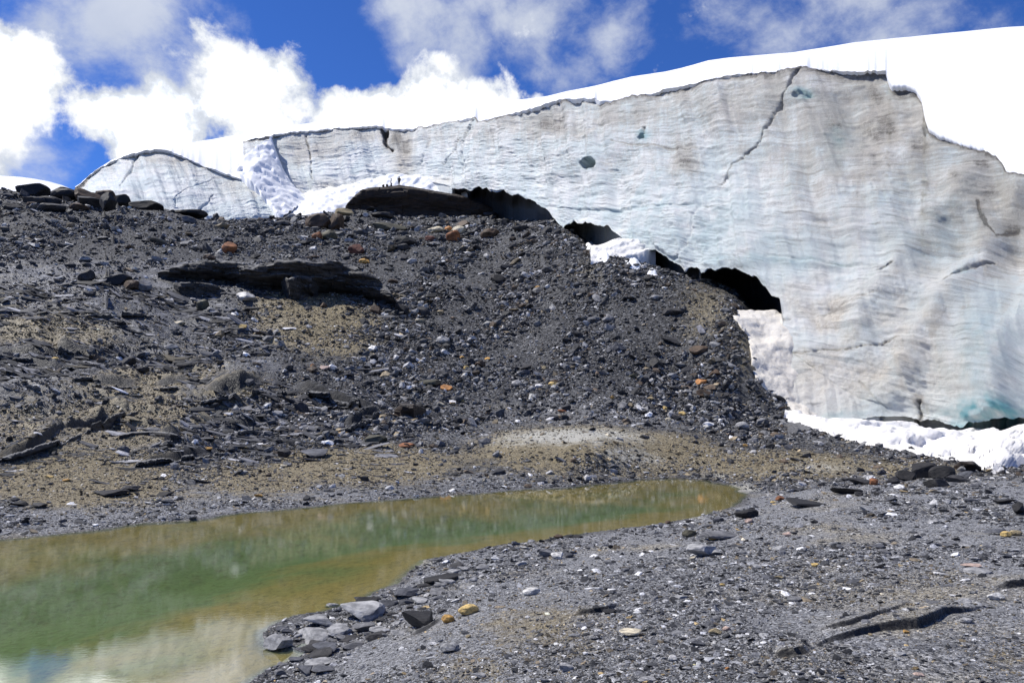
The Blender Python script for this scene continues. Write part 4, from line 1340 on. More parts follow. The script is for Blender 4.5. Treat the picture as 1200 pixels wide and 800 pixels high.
def sample(weight, n):
    w = weight.ravel()
    cdf = np.cumsum(w)
    k = np.searchsorted(cdf, RNG.random(n) * cdf[-1])
    k = np.clip(k, 0, len(w) - 1)
    r, c = np.unravel_index(k, weight.shape)
    r2, c2 = np.minimum(r + 1, NR - 1), np.minimum(c + 1, NC - 1)
    a, b = RNG.random((2, n, 1))
    pos = (GV[r, c] * (1 - a) + GV[r, c2] * a) * (1 - b) + (GV[r2, c] * (1 - a) + GV[r2, c2] * a) * b
    return r, c, pos


def stones(name, weight, n, rmin, rmax, alpha, flat, tints, tintp, tilt, elong=None, yaw=None):
    r, c, pos = sample(weight, n)
    Yd = pos[:, 1]
    size_px = rmin * RNG.random(n) ** (-1.0 / alpha)
    size_px = np.minimum(size_px, rmax * RNG.uniform(0.6, 1, n))
    w = size_px * Yd / F
    fl = RNG.uniform(flat[0], flat[1], n)
    scl = np.stack([w * RNG.uniform(0.8, 1.5, n), w * RNG.uniform(0.6, 1.1, n), w * fl], -1)
    if elong:
        scl[:, 0] *= RNG.uniform(elong[0], elong[1], n)
    nn = gN[r, c]
    rot = np.stack([-np.arcsin(np.clip(nn[:, 1], -.7, .7)) + RNG.normal(0, tilt, n), np.arcsin(np.clip(nn[:, 0], -.7, .7)) + RNG.normal(0, tilt, n), RNG.random(n) * 6.283], -1)
    rot[:, 0] = RNG.normal(0, tilt, n) + 0.0
    if yaw is not None:
        rot[:, 2] = yaw + RNG.normal(0, 0.16, n)
        rot[:, 0] = np.arctan2(-nn[:, 1], nn[:, 2]) * 0.6 + RNG.normal(0, tilt, n)
    pos = pos.copy()
    pos[:, 2] += scl[:, 2] * RNG.uniform(0.05, 0.35, n)
    tl = np.array(tints)
    k = RNG.choice(len(tl), n, p=np.array(tintp) / np.sum(tintp))
    col = tl[k] * RNG.lognormal(0, 0.48, n)[:, None]
    t4 = np.concatenate([np.clip(col, 0, 0.85), np.ones((n, 1))], 1)
    scatter(name, pos, rot, scl, RNG.integers(0, 10, n), t4)


scree_w = facing * (GY > 24) * np.clip(1 - TAN * 0.85, 0.08, 1) * (PYb < 575) * (0.45 + 0.55 * smooth(-0.4, 0.5, fbm(GX / 7, GY / 7, octaves=3, seed=95)))
slab_soft = 0.75 * slab
scree_w = scree_w * (1 - 0.9 * MOUND) * (0.25 + 1.1 * smooth(-0.5, 0.7, fbm((GX - .3 * GY) / 5, GY / 14, octaves=3, seed=98))) * (1 - 0.82 * slab_soft) * (1 - 0.7 * NEAR)
stones('scree', scree_w, 185000, 1.25, 14, 2.5, (0.25, 0.8), [(0.035, 0.035, 0.038), (0.085, 0.085, 0.087), (0.18, 0.18, 0.18), (0.34, 0.335, 0.33), (0.085, 0.062, 0.042), (0.2, 0.16, 0.10), (0.5, 0.49, 0.46)], [32, 28, 21, 11, 6, 3, 2.5], 0.35)
plate_w = facing * smooth(520, 380, PXb) * smooth(330, 352, PYb) * smooth(575, 545, PYb) * np.clip(1 - 0.8 * TAN, 0.05, 1) * (1 - np.exp(-(((PXb - 380) / 85) ** 4 + ((PYb - 378) / 38) ** 4))) * smooth(-0.35, 0.35, fbm(GX / 5, GY / 3, octaves=3, seed=97))
stones('slate_plates', plate_w, 9000, 3.0, 17, 2.0, (0.10, 0.26), [(0.022, 0.022, 0.024), (0.06, 0.06, 0.063), (0.14, 0.14, 0.147), (0.32, 0.32, 0.33), (0.10, 0.085, 0.055)], [32, 30, 22, 10, 8], 0.10, (1.1, 2.5), 0.22)
near_w = facing * np.clip(NEAR + 0.25 * (GY < 45), 0, 1) * np.clip(1 - 0.75 * TAN, 0.1, 1) * (0.18 + 0.95 * smooth(-0.45, 0.5, fbm(GX / 1.6, GY / 2.4, octaves=4, seed=96)))
stones('gravel', near_w, 225000, 1.2, 13, 2.45, (0.12, 0.45), [(0.024, 0.025, 0.028), (0.10, 0.102, 0.11), (0.24, 0.244, 0.255), (0.48, 0.48, 0.48), (0.68, 0.67, 0.65), (0.16, 0.13, 0.09), (0.45, 0.33, 0.16)], [30, 28, 22, 10, 2, 5, .6], 0.26)
earth_w = facing * np.clip(TAN, 0, 1) * (GY < 100) * (1 - 0.6 * MOUND)
stones('grit', earth_w, 50000, 1.0, 6, 2.9, (0.25, 0.7), [(0.26, 0.21, 0.13), (0.15, 0.12, 0.07), (0.09, 0.08, 0.06), (0.38, 0.34, 0.26), (0.035, 0.034, 0.032)], [30, 28, 18, 10, 4], 0.3)

TINT = {'dark': (.040, .038, .038), 'black': (.018, .017, .017), 'grey': (.16, .16, .165), 'lgrey': (.30, .30, .30), 'white': (.58, .57, .54), 'cream': (.55, .49, .36),
        'yellow': (.56, .40, .15), 'gold': (.50, .29, .08), 'orange': (.46, .21, .07), 'rust': (.25, .10, .04), 'brown': (.085, .055, .034), 'redbrown': (.15, .055, .035),
        'tan': (.32, .26, .15), 'olive': (.075, .07, .045), 'slate': (.085, .088, .10), 'pink': (.48, .36, .30)}
ROCKS = {}


def rock_variant(kind, i):
    key = (kind, i % 9)
    if key not in ROCKS:
        if kind == 'slab':
            ROCKS[key] = rock_mesh('slab', 300 + key[1], 9, 3, 0.035, 0.30)
        elif kind == 'round':
            ROCKS[key] = rock_mesh('boulder', 400 + key[1], 9, 3, 0.09, 0.66)
        else:
            ROCKS[key] = rock_mesh('rock', 500 + key[1], 13, 3, 0.06, 0.50)
    return ROCKS[key]


count = 0


def rock(px, py, w, h, tint, label, kind='block', name='rock', group=None, sink=0.12, depth=None, tilt=0.12, at=None):
    """a single stone: its foot seen at (px, py), w and h its size in photo pixels"""
    global count
    count += 1
    g = ground_at(px, py) if at is None else np.array(at)
    k = g[1] / F
    o = bpy.data.objects.new(name, rock_variant(kind, count))
    link(o)
    r = random.Random(count)
    if tint in ('gold', 'orange', 'yellow'):
        w, h = w * 0.88, h * 0.88
    W, H = w * k, h * k
    Dp = W * (depth or r.uniform(0.7, 1.0))
    H2 = max(H * 0.92 - 0.25 * Dp * max(0, (CAM_H - g[2]) / g[1]), 0.35 * H)
    o.scale = (W * 1.05, Dp, H2 * (1 + sink))
    yaw = r.uniform(-0.5, 0.5) + (math.pi if r.random() < .5 else 0)
    o.rotation_euler = (r.uniform(-tilt, tilt), r.uniform(-tilt, tilt), yaw)
    o.location = (g[0], g[1] + 0.25 * Dp, g[2] + H2 * (0.5 - sink * 0.6))
    t = TINT[tint] if isinstance(tint, str) else tint
    if 0 < py < 252 and px < 240:
        o.scale = (o.scale[0] * 1.1, o.scale[1] * 1.1, o.scale[2] * 1.45)
        o.location.z += H2 * 0.18
    if px > 1040 and 555 < py < 575:
        o.scale = (o.scale[0] * 1.2, o.scale[1] * 1.2, o.scale[2] * 1.3)
    f = r.uniform(0.88, 1.12)
    o.color = (t[0] * f, t[1] * f, t[2] * f, 1)
    thing(o, label, 'rock' if name in ('rock', 'boulder') else name.replace('_', ' '), group)
    return o


B, SL, RD = 'block', 'slab', 'round'
LIST = [
    # left skyline
    (34, 222, 30, 12, 'black', 'dark flat boulder on the left skyline right beside the distant snow dome', B, 'boulder'),
    (57, 222, 22, 9, 'black', 'low dark boulder, second from the left on the skyline', B, 'boulder'),
    (85, 227, 44, 11, 'black', 'wide dark slab in the middle of the left skyline pile', SL, 'boulder'),
    (74, 234, 26, 12, 'brown', 'dark brown block under the wide slab of the skyline pile', B, 'boulder'),
    (99, 236, 26, 13, 'brown', 'brown block under the right end of the wide skyline slab', B, 'boulder'),
    (108, 223, 30, 9, 'dark', 'thin slanting slab leaning on the rounded boulder of the skyline pile', SL, 'boulder'),
    (123, 225, 20, 16, 'black', 'rounded dark boulder standing highest at the right end of the skyline pile', B, 'boulder'),
    (122, 238, 20, 14, 'brown', 'brown block directly below the highest rounded skyline boulder', B, 'boulder'),
    (140, 239, 20, 12, 'black', 'dark boulder against the ice lobe, just right of the skyline pile', B, 'boulder'),
    (170, 243, 30, 9, 'black', 'long dark boulder at the foot of the rounded ice lobe', B, 'boulder'),
    (220, 251, 34, 7, 'black', 'flat dark boulder under the blue cracks of the ice lobe', SL, 'boulder'),
    (57, 247, 28, 9, 'dark', 'low dark rock on the scree below the left skyline pile', B),
    (38, 239, 22, 9, 'dark', 'dark rock below the leftmost skyline boulder', B),
    (12, 247, 18, 8, 'dark', 'dark rock at the left margin just below the skyline', B),
    (90, 246, 20, 8, 'brown', 'brown rock on the scree under the middle of the skyline pile', B),
    (268, 298, 18, 17, 'rust', 'orange brown pointed boulder on the scree above the long slate ledge', B, 'boulder'),
    (244, 304, 14, 8, 'brown', 'small dark stone left of the orange brown pointed boulder', B),
    (99, 331, 18, 18, 'dark', 'dark pointed boulder standing alone on the left scree', B, 'boulder'),
    (136, 333, 28, 15, 'black', 'black block, leftmost of the three boulders together on the left scree', B, 'boulder'),
    (150, 339, 19, 13, 'brown', 'brown block, middle one of the three boulders on the left scree', B, 'boulder'),
    (167, 340, 18, 15, 'grey', 'grey boulder, rightmost of the three boulders on the left scree', B, 'boulder'),
    (40, 290, 15, 6, 'white', 'white flat stone on the upper left scree', SL),
    (79, 288, 9, 5, 'white', 'small white stone right of the white flat stone on the upper left scree', B),
    (62, 260, 10, 4, 'white', 'small white chip on the scree under the skyline pile', SL),
    (183, 283, 26, 4, 'white', 'long thin white streak of stone on the scree below the ice lobe', SL),
    (122, 312, 12, 5, 'lgrey', 'light grey stone above the three boulders on the left scree', SL),
    (99, 306, 14, 6, 'lgrey', 'light grey stone above the lone dark pointed boulder', SL),
    # boulder group below the snow slope
    (372, 267, 32, 20, 'brown', 'large rounded brown boulder at the left of the group below the snow slope', RD, 'boulder'),
    (393, 268, 18, 22, 'brown', 'tall narrow brown boulder right of the large rounded brown boulder', B, 'boulder'),
    (402, 253, 26, 11, 'tan', 'pale tan boulder on the crest behind the brown boulders', B, 'boulder'),
    (370, 281, 15, 12, 'rust', 'rounded reddish boulder below the large brown boulder', RD, 'boulder'),
    (386, 281, 20, 14, 'olive', 'grey brown boulder right of the rounded reddish boulder', RD, 'boulder'),
    (354, 281, 12, 6, 'white', 'white flat stone left of the rounded reddish boulder', SL),
    (416, 298, 19, 15, 'redbrown', 'red brown block above the right part of the long slate ledge', B, 'boulder'),
    (426, 308, 14, 8, 'gold', 'small yellow topped stone just under the red brown block', B),
    (429, 254, 9, 7, 'lgrey', 'pale stone right of the tan boulder on the crest', B),
    (456, 269, 38, 11, 'olive', 'long dark slab lying below the rock outcrop', SL, 'boulder'),
    (447, 255, 26, 9, 'dark', 'dark flat slab close under the rock outcrop', SL, 'boulder'),
    (470, 247, 12, 6, 'lgrey', 'pale stone touching the foot of the rock outcrop', B),
    (511, 272, 20, 9, 'cream', 'pale yellow boulder in the row of stones below the rock outcrop', RD, 'boulder'),
    (525, 270, 11, 8, 'orange', 'small orange stone between two pale boulders below the rock outcrop', RD),
    (537, 274, 17, 12, 'cream', 'pale boulder at the right end of the row below the rock outcrop', RD, 'boulder'),
    (530, 283, 17, 15, 'rust', 'large ochre brown boulder below the pale boulders of the row', RD, 'boulder'),
    (475, 289, 26, 15, 'black', 'black block with a pale flat top in the middle of the upper scree', B, 'boulder'),
    (471, 294, 17, 11, 'dark', 'dark block in front of the black block with the pale top', B, 'boulder'),
    (490, 271, 8, 8, 'lgrey', 'light grey upright stone left of the pale yellow boulder', B),
    (505, 282, 12, 7, 'redbrown', 'reddish stone below the pale yellow boulder', B),
    (443, 277, 10, 7, 'lgrey', 'light grey stone under the long dark slab', B),
    (424, 276, 14, 8, 'slate', 'bluish stone left of the long dark slab', B),
    (574, 279, 22, 14, 'brown', 'brown boulder below the leftmost ice cave', RD, 'boulder'),
    (610, 271, 20, 9, 'dark', 'dark rock inside the mouth of the leftmost ice cave', B, 'boulder'),
    # middle of the scree
    (284, 352, 26, 12, 'white', 'white topped block under the middle of the long slate ledge', B, 'boulder'),
    (236, 362, 14, 14, 'olive', 'olive upright stone below the left end of the long slate ledge', B),
    (246, 366, 10, 6, 'lgrey', 'light grey stone right of the olive upright stone', B),
    (283, 386, 12, 7, 'yellow', 'yellow stone left of the fan of brown grit', B),
    (209, 381, 13, 5, 'cream', 'pale yellow chip on the slate west of the grit fan', SL),
    (200, 409, 16, 7, 'lgrey', 'light grey stone on the slate slope below the pale yellow chip', B),
    (63, 423, 10, 6, 'yellow', 'yellow stone by the dark ledges at the left', B),
    (38, 455, 16, 6, 'white', 'white flat stone on the slate at the left', SL),
    (165, 436, 16, 8, 'dark', 'dark stone on the slate slope above the brown earth', B),
    (226, 449, 12, 8, 'dark', 'dark stone near the top right of the brown earth', B),
    (518, 402, 17, 10, 'lgrey', 'pale grey stone standing out in the middle of the scree', B),
    (553, 399, 13, 6, 'lgrey', 'small pale stone right of the pale grey stone in mid scree', SL),
    (523, 458, 16, 10, 'orange', 'bright orange stone at the foot of the middle scree', B),
    (503, 452, 25, 9, 'olive', 'dark olive flat stone left of the bright orange stone', SL),
    (547, 433, 9, 6, 'yellow', 'yellow stone in mid scree above the bright orange stone', B),
    (541, 420, 8, 4, 'gold', 'small golden chip on the scree, left of a similar one', SL),
    (572, 421, 9, 4, 'gold', 'small golden chip on the scree, right of a similar one', SL),
    (493, 378, 15, 5, 'cream', 'cream flat chip right of the fan of brown grit', SL),
    (490, 369, 6, 4, 'orange', 'tiny orange chip just above the cream flat chip', B),
    (529, 475, 9, 4, 'gold', 'golden chip below the bright orange stone', SL),
    (541, 471, 8, 4, 'yellow', 'yellow chip right of the golden chip below the orange stone', SL),
    (516, 475, 8, 4, 'cream', 'cream chip left of the golden chip below the orange stone', SL),
    (381, 433, 13, 5, 'pink', 'pale pinkish flat stone on the scree under the grit fan', SL),
    (366, 430, 6, 4, 'orange', 'tiny orange stone left of the pale pinkish flat stone', B),
    (408, 443, 14, 6, 'dark', 'dark stone below the pale pinkish flat stone', B),
    (483, 415, 12, 6, 'lgrey', 'light stone below and left of the pale grey stone in mid scree', SL),
    (823, 452, 15, 9, 'orange', 'orange stone on the right part of the scree', B),
    (820, 441, 6, 6, 'gold', 'small golden stone just above the orange stone on the right scree', B),
    (648, 453, 13, 8, 'yellow', 'yellow stone on the scree left of centre', B),
    (638, 433, 7, 5, 'tan', 'small tan stone above the yellow stone left of centre', B),
    (659, 483, 10, 4, 'rust', 'rusty flat chip near the foot of the scree', SL),
    (662, 492, 10, 7, 'black', 'black stone beneath the rusty flat chip', B),
    (717, 467, 6, 5, 'gold', 'small golden stone at the foot of the scree in the centre', B),
    (742, 444, 9, 7, 'olive', 'olive stone on the scree in the centre right', B),
    (761, 469, 12, 4, 'tan', 'tan flat chip near the foot of the scree', SL),
    (780, 481, 6, 6, 'yellow', 'yellow stone just above the foot of the scree', B),
    (800, 487, 10, 7, 'yellow', 'yellow stone, larger of two at the foot of the right scree', B),
    (784, 494, 9, 5, 'cream', 'cream stone at the foot of the right scree', B),
    (871, 503, 16, 10, 'lgrey', 'pale grey stone alone at the foot of the scree by the snow', RD),
    (875, 523, 8, 4, 'gold', 'small golden chip on the flat ground in front of the scree', SL),
    (820, 413, 22, 11, 'brown', 'brown boulder on the scree left of the dirty ice tongue', B, 'boulder'),
    (790, 368, 26, 12, 'dark', 'dark boulder on the scree in front of the largest cave', B, 'boulder'),
    (788, 404, 22, 8, 'dark', 'dark flat rock below the boulder before the largest cave', SL),
    (697, 378, 16, 9, 'grey', 'grey rounded stone, left of two on the upper right scree', RD),
    (713, 377, 14, 9, 'grey', 'grey rounded stone, right of two on the upper right scree', RD),
    (770, 352, 14, 7, 'lgrey', 'light stone on the scree right below the small snow patches', B),
    (630, 340, 8, 6, 'gold', 'small golden stone on the upper scree below the caves', B),
    (641, 338, 7, 6, 'white', 'small white stone right of the small golden stone', B),
    (440, 519, 24, 11, 'olive', 'dark three cornered stone on the tan flat', B),
    (476, 524, 18, 5, 'rust', 'flat rusty slab on the tan flat', SL),
    (402, 509, 12, 4, 'gold', 'golden flat chip left of the dark three cornered stone', SL),
    (332, 536, 14, 12, 'dark', 'dark pointed stone at the head of a dark stony strip', B),
    (332, 547, 8, 4, 'cream', 'cream chip near the dark pointed stone', B),
    (365, 536, 36, 10, 'slate', 'bluish low slab right of the dark pointed stone', SL),
    (243, 527, 11, 4, 'gold', 'golden flat stone right of the brown earth', SL),
    (248, 515, 7, 5, 'orange', 'small orange stone above the golden flat stone', B),
    (286, 526, 10, 4, 'yellow', 'yellow flat chip right of the golden flat stone', SL),
    (57, 560, 10, 4, 'yellow', 'yellow chip on the brown earth, left of two', SL),
    (77, 564, 9, 4, 'gold', 'golden chip on the brown earth, right of two', SL),
    (123, 580, 38, 7, 'black', 'long flat dark slab at the lower edge of the brown earth', SL, 'flat_stone'),
    (148, 576, 22, 8, 'dark', 'dark slab right behind the long flat dark slab', SL, 'flat_stone'),
    (20, 592, 20, 7, 'black', 'dark flat stone near the left margin above the pond', SL),
    (43, 594, 20, 6, 'dark', 'dark flat stone right of the one near the left margin', SL),
    (190, 581, 18, 6, 'black', 'small dark slab above the far shore of the pond', SL),
    (302, 582, 12, 4, 'gold', 'golden chip on the far shore of the pond', SL),
    # near shore
    (360, 754, 48, 15, 'lgrey', 'long pale slab lying at the edge of the water', SL, 'flat_stone'),
    (323, 762, 28, 20, 'lgrey', 'pale block half in the water at the tip of the shore', B),
    (396, 746, 26, 14, 'lgrey', 'grey slab right of the long pale slab at the water', SL, 'flat_stone'),
    (420, 726, 50, 22, 'lgrey', 'large rough grey slab above the long pale slab', SL, 'flat_stone'),
    (372, 733, 34, 14, 'lgrey', 'grey slab at the water behind the long pale slab', SL, 'flat_stone'),
    (388, 711, 16, 6, 'lgrey', 'small flat stone at the very edge of the water', SL),
    (427, 740, 28, 12, 'grey', 'grey slab below the large rough grey slab', SL, 'flat_stone'),
    (428, 706, 32, 9, 'black', 'dark slab at the edge of the water above the large rough slab', SL, 'flat_stone'),
    (489, 737, 42, 20, 'black', 'black wedge of slate left of the two yellow stones', SL, 'flat_stone'),
    (525, 729, 17, 12, 'gold', 'smaller rounded yellow stone of the pair on the near shore', RD),
    (548, 719, 26, 14, 'yellow', 'larger pale yellow stone of the pair on the near shore', RD),
    (527, 764, 21, 12, 'lgrey', 'pale grey stone below the two yellow stones', RD),
    (517, 683, 40, 10, 'black', 'long dark slab near the sandy edge of the pond', SL, 'flat_stone'),
    (472, 700, 30, 12, 'slate', 'bluish slab on the near shore above the black wedge', SL, 'flat_stone'),
    (554, 682, 10, 7, 'lgrey', 'light stone right of the long dark slab by the pond', B),
    (378, 766, 30, 12, 'slate', 'bluish slab below the long pale slab', SL, 'flat_stone'),
    (372, 780, 30, 10, 'lgrey', 'pale flat stone below the bluish slab', SL, 'flat_stone'),
    (356, 790, 22, 10, 'slate', 'bluish stone at the bottom edge by the water', SL),
    (328, 790, 14, 8, 'grey', 'grey stone at the bottom edge by the water', SL),
    (412, 760, 24, 8, 'grey', 'grey flat stone between the slabs and the pale grey stone', SL),
    (548, 747, 6, 4, 'tan', 'tiny tan stone right of the two yellow stones', B),
    (561, 795, 16, 8, 'lgrey', 'light stone at the bottom edge below the pale grey stone', SL),
    # middle and right of the foreground
    (640, 652, 18, 10, 'grey', 'grey stone, left of three together near the pond edge', B),
    (653, 655, 14, 10, 'white', 'white stone, middle of three together near the pond edge', B),
    (667, 653, 12, 7, 'slate', 'bluish stone, right of three together near the pond edge', B),
    (673, 647, 6, 4, 'gold', 'tiny golden chip behind the three stones near the pond edge', B),
    (655, 631, 11, 5, 'brown', 'small brown stone at the edge of the pond', B),
    (678, 630, 11, 4, 'dark', 'small dark stone right of the brown one at the pond edge', B),
    (623, 697, 20, 9, 'white', 'white humped stone on the gravel below the pond', RD),
    (740, 745, 26, 9, 'cream', 'flat cream white stone in the bottom middle of the gravel', SL),
    (788, 774, 10, 8, 'white', 'white stone right of the flat cream white stone', B),
    (664, 786, 16, 10, 'lgrey', 'light grey stone at the bottom of the gravel', B),
    (758, 798, 20, 8, 'lgrey', 'light flat stone at the bottom edge in the middle', SL),
    (715, 719, 16, 6, 'black', 'small black stone above the flat cream white stone', B),
    (838, 744, 14, 9, 'tan', 'tan stone on the gravel right of the cream white stone', B),
    (851, 739, 9, 6, 'pink', 'pinkish chip right of the tan stone', B),
    (852, 784, 6, 4, 'orange', 'tiny orange stone at the bottom right of the middle', B),
    (808, 629, 17, 9, 'olive', 'dark rounded stone on the gravel below the pond head', RD),
    (836, 633, 10, 7, 'gold', 'golden block wedged under a grey slab below the pond head', B),
    (847, 631, 40, 9, 'grey', 'long grey slab right of the dark rounded stone', SL, 'flat_stone'),
    (822, 652, 32, 17, 'lgrey', 'layered grey stone, largest below the pond head', B),
    (838, 650, 20, 9, 'lgrey', 'light slab on the right side of the layered grey stone', SL, 'flat_stone'),
    (812, 656, 8, 5, 'cream', 'cream chip at the foot of the layered grey stone', B),
    (876, 607, 27, 12, 'black', 'black flat boulder at the right end of the pond', RD, 'boulder'),
    (842, 612, 12, 7, 'slate', 'bluish stone by the water left of the black boulder', B),
    (783, 613, 8, 4, 'brown', 'small brown stone lying in the shallow water', B),
    (809, 612, 10, 4, 'dark', 'small dark stone at the water below the pale sand bar', B),
    (878, 613, 9, 6, 'pink', 'pale pink stone in front of the black boulder at the pond', B),
    (915, 586, 12, 6, 'rust', 'rusty stone on the gravel right of the pond end', B),
    (908, 590, 9, 4, 'yellow', 'yellow chip left of the rusty stone by the pond end', B),
    (922, 628, 9, 6, 'pink', 'pink chip on the gravel right of the grey slab', B),
    (956, 664, 10, 6, 'yellow', 'yellow chip on the open gravel in the right middle', B),
    (914, 678, 9, 5, 'tan', 'tan chip on the open gravel left of the yellow chip', B),
    (848, 686, 7, 4, 'yellow', 'small yellow chip on the gravel below the layered stone', B),
    (1064, 563, 22, 12, 'black', 'black boulder at the left end of the heap before the snow bank', B, 'boulder'),
    (1088, 560, 26, 18, 'black', 'tall black boulder in the middle of the heap before the snow bank', B, 'boulder'),
    (1106, 561, 24, 15, 'black', 'black boulder right of the tall one in the heap before the snow bank', B, 'boulder'),
    (1100, 570, 22, 10, 'black', 'low black boulder in front of the heap before the snow bank', B, 'boulder'),
    (1122, 565, 16, 8, 'dark', 'dark stone at the right end of the heap before the snow bank', B),
    (1046, 567, 14, 8, 'dark', 'dark stone just left of the black boulder heap', B),
    (1008, 568, 26, 8, 'dark', 'flat dark slab on the pale ground left of the boulder heap', SL),
    (1026, 568, 12, 9, 'rust', 'brown rounded stone between the flat slab and the boulder heap', RD),
    (996, 579, 34, 8, 'black', 'long low black slab on the edge of the gravel', SL, 'flat_stone'),
    (1008, 581, 12, 6, 'dark', 'dark stone at the right end of the long low black slab', B),
    (1027, 580, 6, 4, 'black', 'tiny black stone right of the long low black slab', B),
    (1180, 629, 13, 9, 'yellow', 'yellow stone, left of two at the right margin', RD),
    (1193, 627, 14, 7, 'tan', 'tan stone, right of two at the right margin', RD),
    (1170, 626, 22, 7, 'slate', 'dark slab left of the yellow stones at the right margin', SL),
    (1150, 672, 30, 7, 'lgrey', 'pale blue grey slab on the gravel at the right', SL, 'flat_stone'),
    (1140, 665, 20, 5, 'pink', 'thin pinkish slab behind the pale blue grey slab', SL),
    (1168, 703, 17, 10, 'white', 'white stone at the upper end of the long split', B),
    (1134, 730, 14, 7, 'lgrey', 'pale grey stone below the long split', B),
    (1197, 600, 16, 13, 'black', 'black rock at the right margin above the yellow stones', B, 'boulder'),
    (1098, 640, 16, 5, 'slate', 'flat bluish stone in the middle of the right gravel', SL),
    (1032, 642, 12, 5, 'slate', 'flat bluish stone left of the other on the right gravel', SL),
    (1140, 588, 14, 5, 'slate', 'thin dark stone on the gravel behind the yellow stones', SL),
    (1063, 742, 8, 5, 'gold', 'golden chip below the long split', B),
    (1078, 792, 12, 5, 'pink', 'pinkish chip at the bottom right', SL),
    (1180, 590, 22, 6, 'dark', 'low dark stone left of the black rock at the right margin', SL),
    (955, 613, 8, 5, 'dark', 'dark stone on the gravel under the thin dark slab', B),
    (948, 594, 46, 7, 'black', 'thin dark slab lying on the gravel right of the pond end', SL, 'flat_stone'),
]
for it in LIST:
    px, py, w, h, tint, label = it[:6]
    kind = it[6] if len(it) > 6 else B
    name = it[7] if len(it) > 7 else 'rock'
    rock(px, py, w, h, tint, label, kind, name)

# further loose stones that nothing tells apart
def loose(weight, n, wmin, wmax, tints, label, group, kinds, ratio):
    r, c, pos = sample(weight, n)
    for i in range(n):
        w = wmin * (1 - RNG.random()) ** (-0.5)
        w = min(w, wmax)
        k = kinds[RNG.integers(0, len(kinds))]
        rock(0, 0, w, w * RNG.uniform(*ratio), tints[RNG.integers(0, len(tints))], label, k, 'stone', group, 0.2, None, 0.3, pos[i])


pl_ = np.array([(335, 782), (375, 752), (420, 728), (465, 706), (510, 684), (560, 660), (600, 646)], float)
for i in range(46):
    u = RNG.random() ** 1.3 * (len(pl_) - 1.001)
    j = int(u)
    x_, y_ = pl_[j] + (pl_[j + 1] - pl_[j]) * (u - j)
    x_, y_ = x_ + RNG.normal(6, 14), y_ + abs(RNG.normal(3, 12))
    w_ = RNG.uniform(11, 30) * (1 - 0.07 * u)
    rock(x_, min(y_, 798), w_, w_ * RNG.uniform(0.2, 0.4), ['slate', 'grey', 'grey', 'lgrey', 'dark', 'dark'][RNG.integers(0, 6)], 'flat grey slate, one of many heaped along the near shore of the pond', SL, 'flat_stone', 'flat slates heaped along the near shore', 0.15, None, 0.22)

inview = (GPX > 5) & (GPX < 1195) & (GPY < 795)
loose(scree_w * inview, 70, 9, 17, ['dark', 'dark', 'slate', 'black', 'brown'], 'dark angular stone, one of many strewn loose over the scree slope', 'loose dark stones on the scree slope', [B, B, SL], (0.4, 0.75))
loose(near_w * inview * (GY < 26), 34, 9, 15, ['slate', 'grey', 'grey', 'lgrey'], 'grey shale flake, one of many lying flat on the near gravel', 'loose shale flakes on the near gravel', [SL], (0.25, 0.45))


# ------------------------------------------------------------------ the figure and the cairn on the outcrop
def crag_top(px):
    """the crest of the rock outcrop at a picture column"""
    gx, gy = project(cragV)
    m = np.abs(gx - px) < 1.2
    k = np.argmin(np.where(m, gy, 1e9))
    return cragV.reshape(-1, 3)[k]


def skin_figure(name, verts, edges, radii, root, mat, parent):
    m = bpy.data.meshes.new(name)
    m.from_pydata(verts, edges, [])
    o = bpy.data.objects.new(name, m)
    link(o)
    sk = o.modifiers.new('skin', 'SKIN')
    for i, r in enumerate(radii):
        d = m.skin_vertices[0].data[i]
        d.radius = (r, r) if not isinstance(r, tuple) else r
        d.use_root = (i == root)
    sb = o.modifiers.new('smooth', 'SUBSURF')
    sb.levels = sb.render_levels = 2
    m.materials.append(mat)
    o.parent = parent
    return o


def plain(name, c, rough=0.8):
    m, t = new_mat(name)
    tc = t.n('ShaderNodeTexCoord').outputs['Object']
    n = t.noise(tc, 9.0, 4.0)
    finish(t, t.mix(n, tuple(x * .7 for x in c), tuple(x * 1.2 for x in c)), rough, n, 0.3, 0.02)
    return m


M_coat = plain('dark_coat', (0.018, 0.019, 0.024))
M_trous = plain('dark_trousers', (0.022, 0.021, 0.022))
M_skin = plain('skin', (0.36, 0.22, 0.15), 0.55)
M_hair = plain('dark_hat', (0.015, 0.014, 0.014))
tp_ = crag_top(466.5)
person = bpy.data.objects.new('person', None)
link(person)
person.location = (tp_[0], tp_[1] + 0.25, tp_[2] - 0.05)
person.rotation_euler = (0, 0, 0.25)
thing(person, 'tiny person in dark clothes standing on top of the brown rock outcrop', 'person')
V_ = [(0, 0, .95), (0, 0, 1.12), (0, -.01, 1.32), (0, 0, 1.47), (0, .0, 1.55), (0, -.02, 1.66), (0, -.015, 1.76),
      (.10, 0, .90), (.12, -.02, .50), (.12, .02, .10), (.13, -.12, .05), (-.10, 0, .90), (-.12, .0, .50), (-.13, .03, .10), (-.14, -.11, .05),
      (.21, 0, 1.43), (.31, .04, 1.16), (.20, -.10, 1.02), (.15, -.14, 0.99), (-.21, 0, 1.43), (-.31, .04, 1.16), (-.20, -.10, 1.02), (-.15, -.14, .99)]
E_ = [(0, 1), (1, 2), (2, 3), (3, 4), (4, 5), (5, 6), (0, 7), (7, 8), (8, 9), (9, 10), (0, 11), (11, 12), (12, 13), (13, 14), (3, 15), (15, 16), (16, 17), (17, 18), (3, 19), (19, 20), (20, 21), (21, 22)]
R_ = [(.17, .12), (.16, .12), (.20, .13), (.14, .10), .06, (.085, .10), (.08, .09), .10, .07, .05, .045, .10, .07, .05, .045, .075, .055, .04, .035, .075, .055, .04, .035]
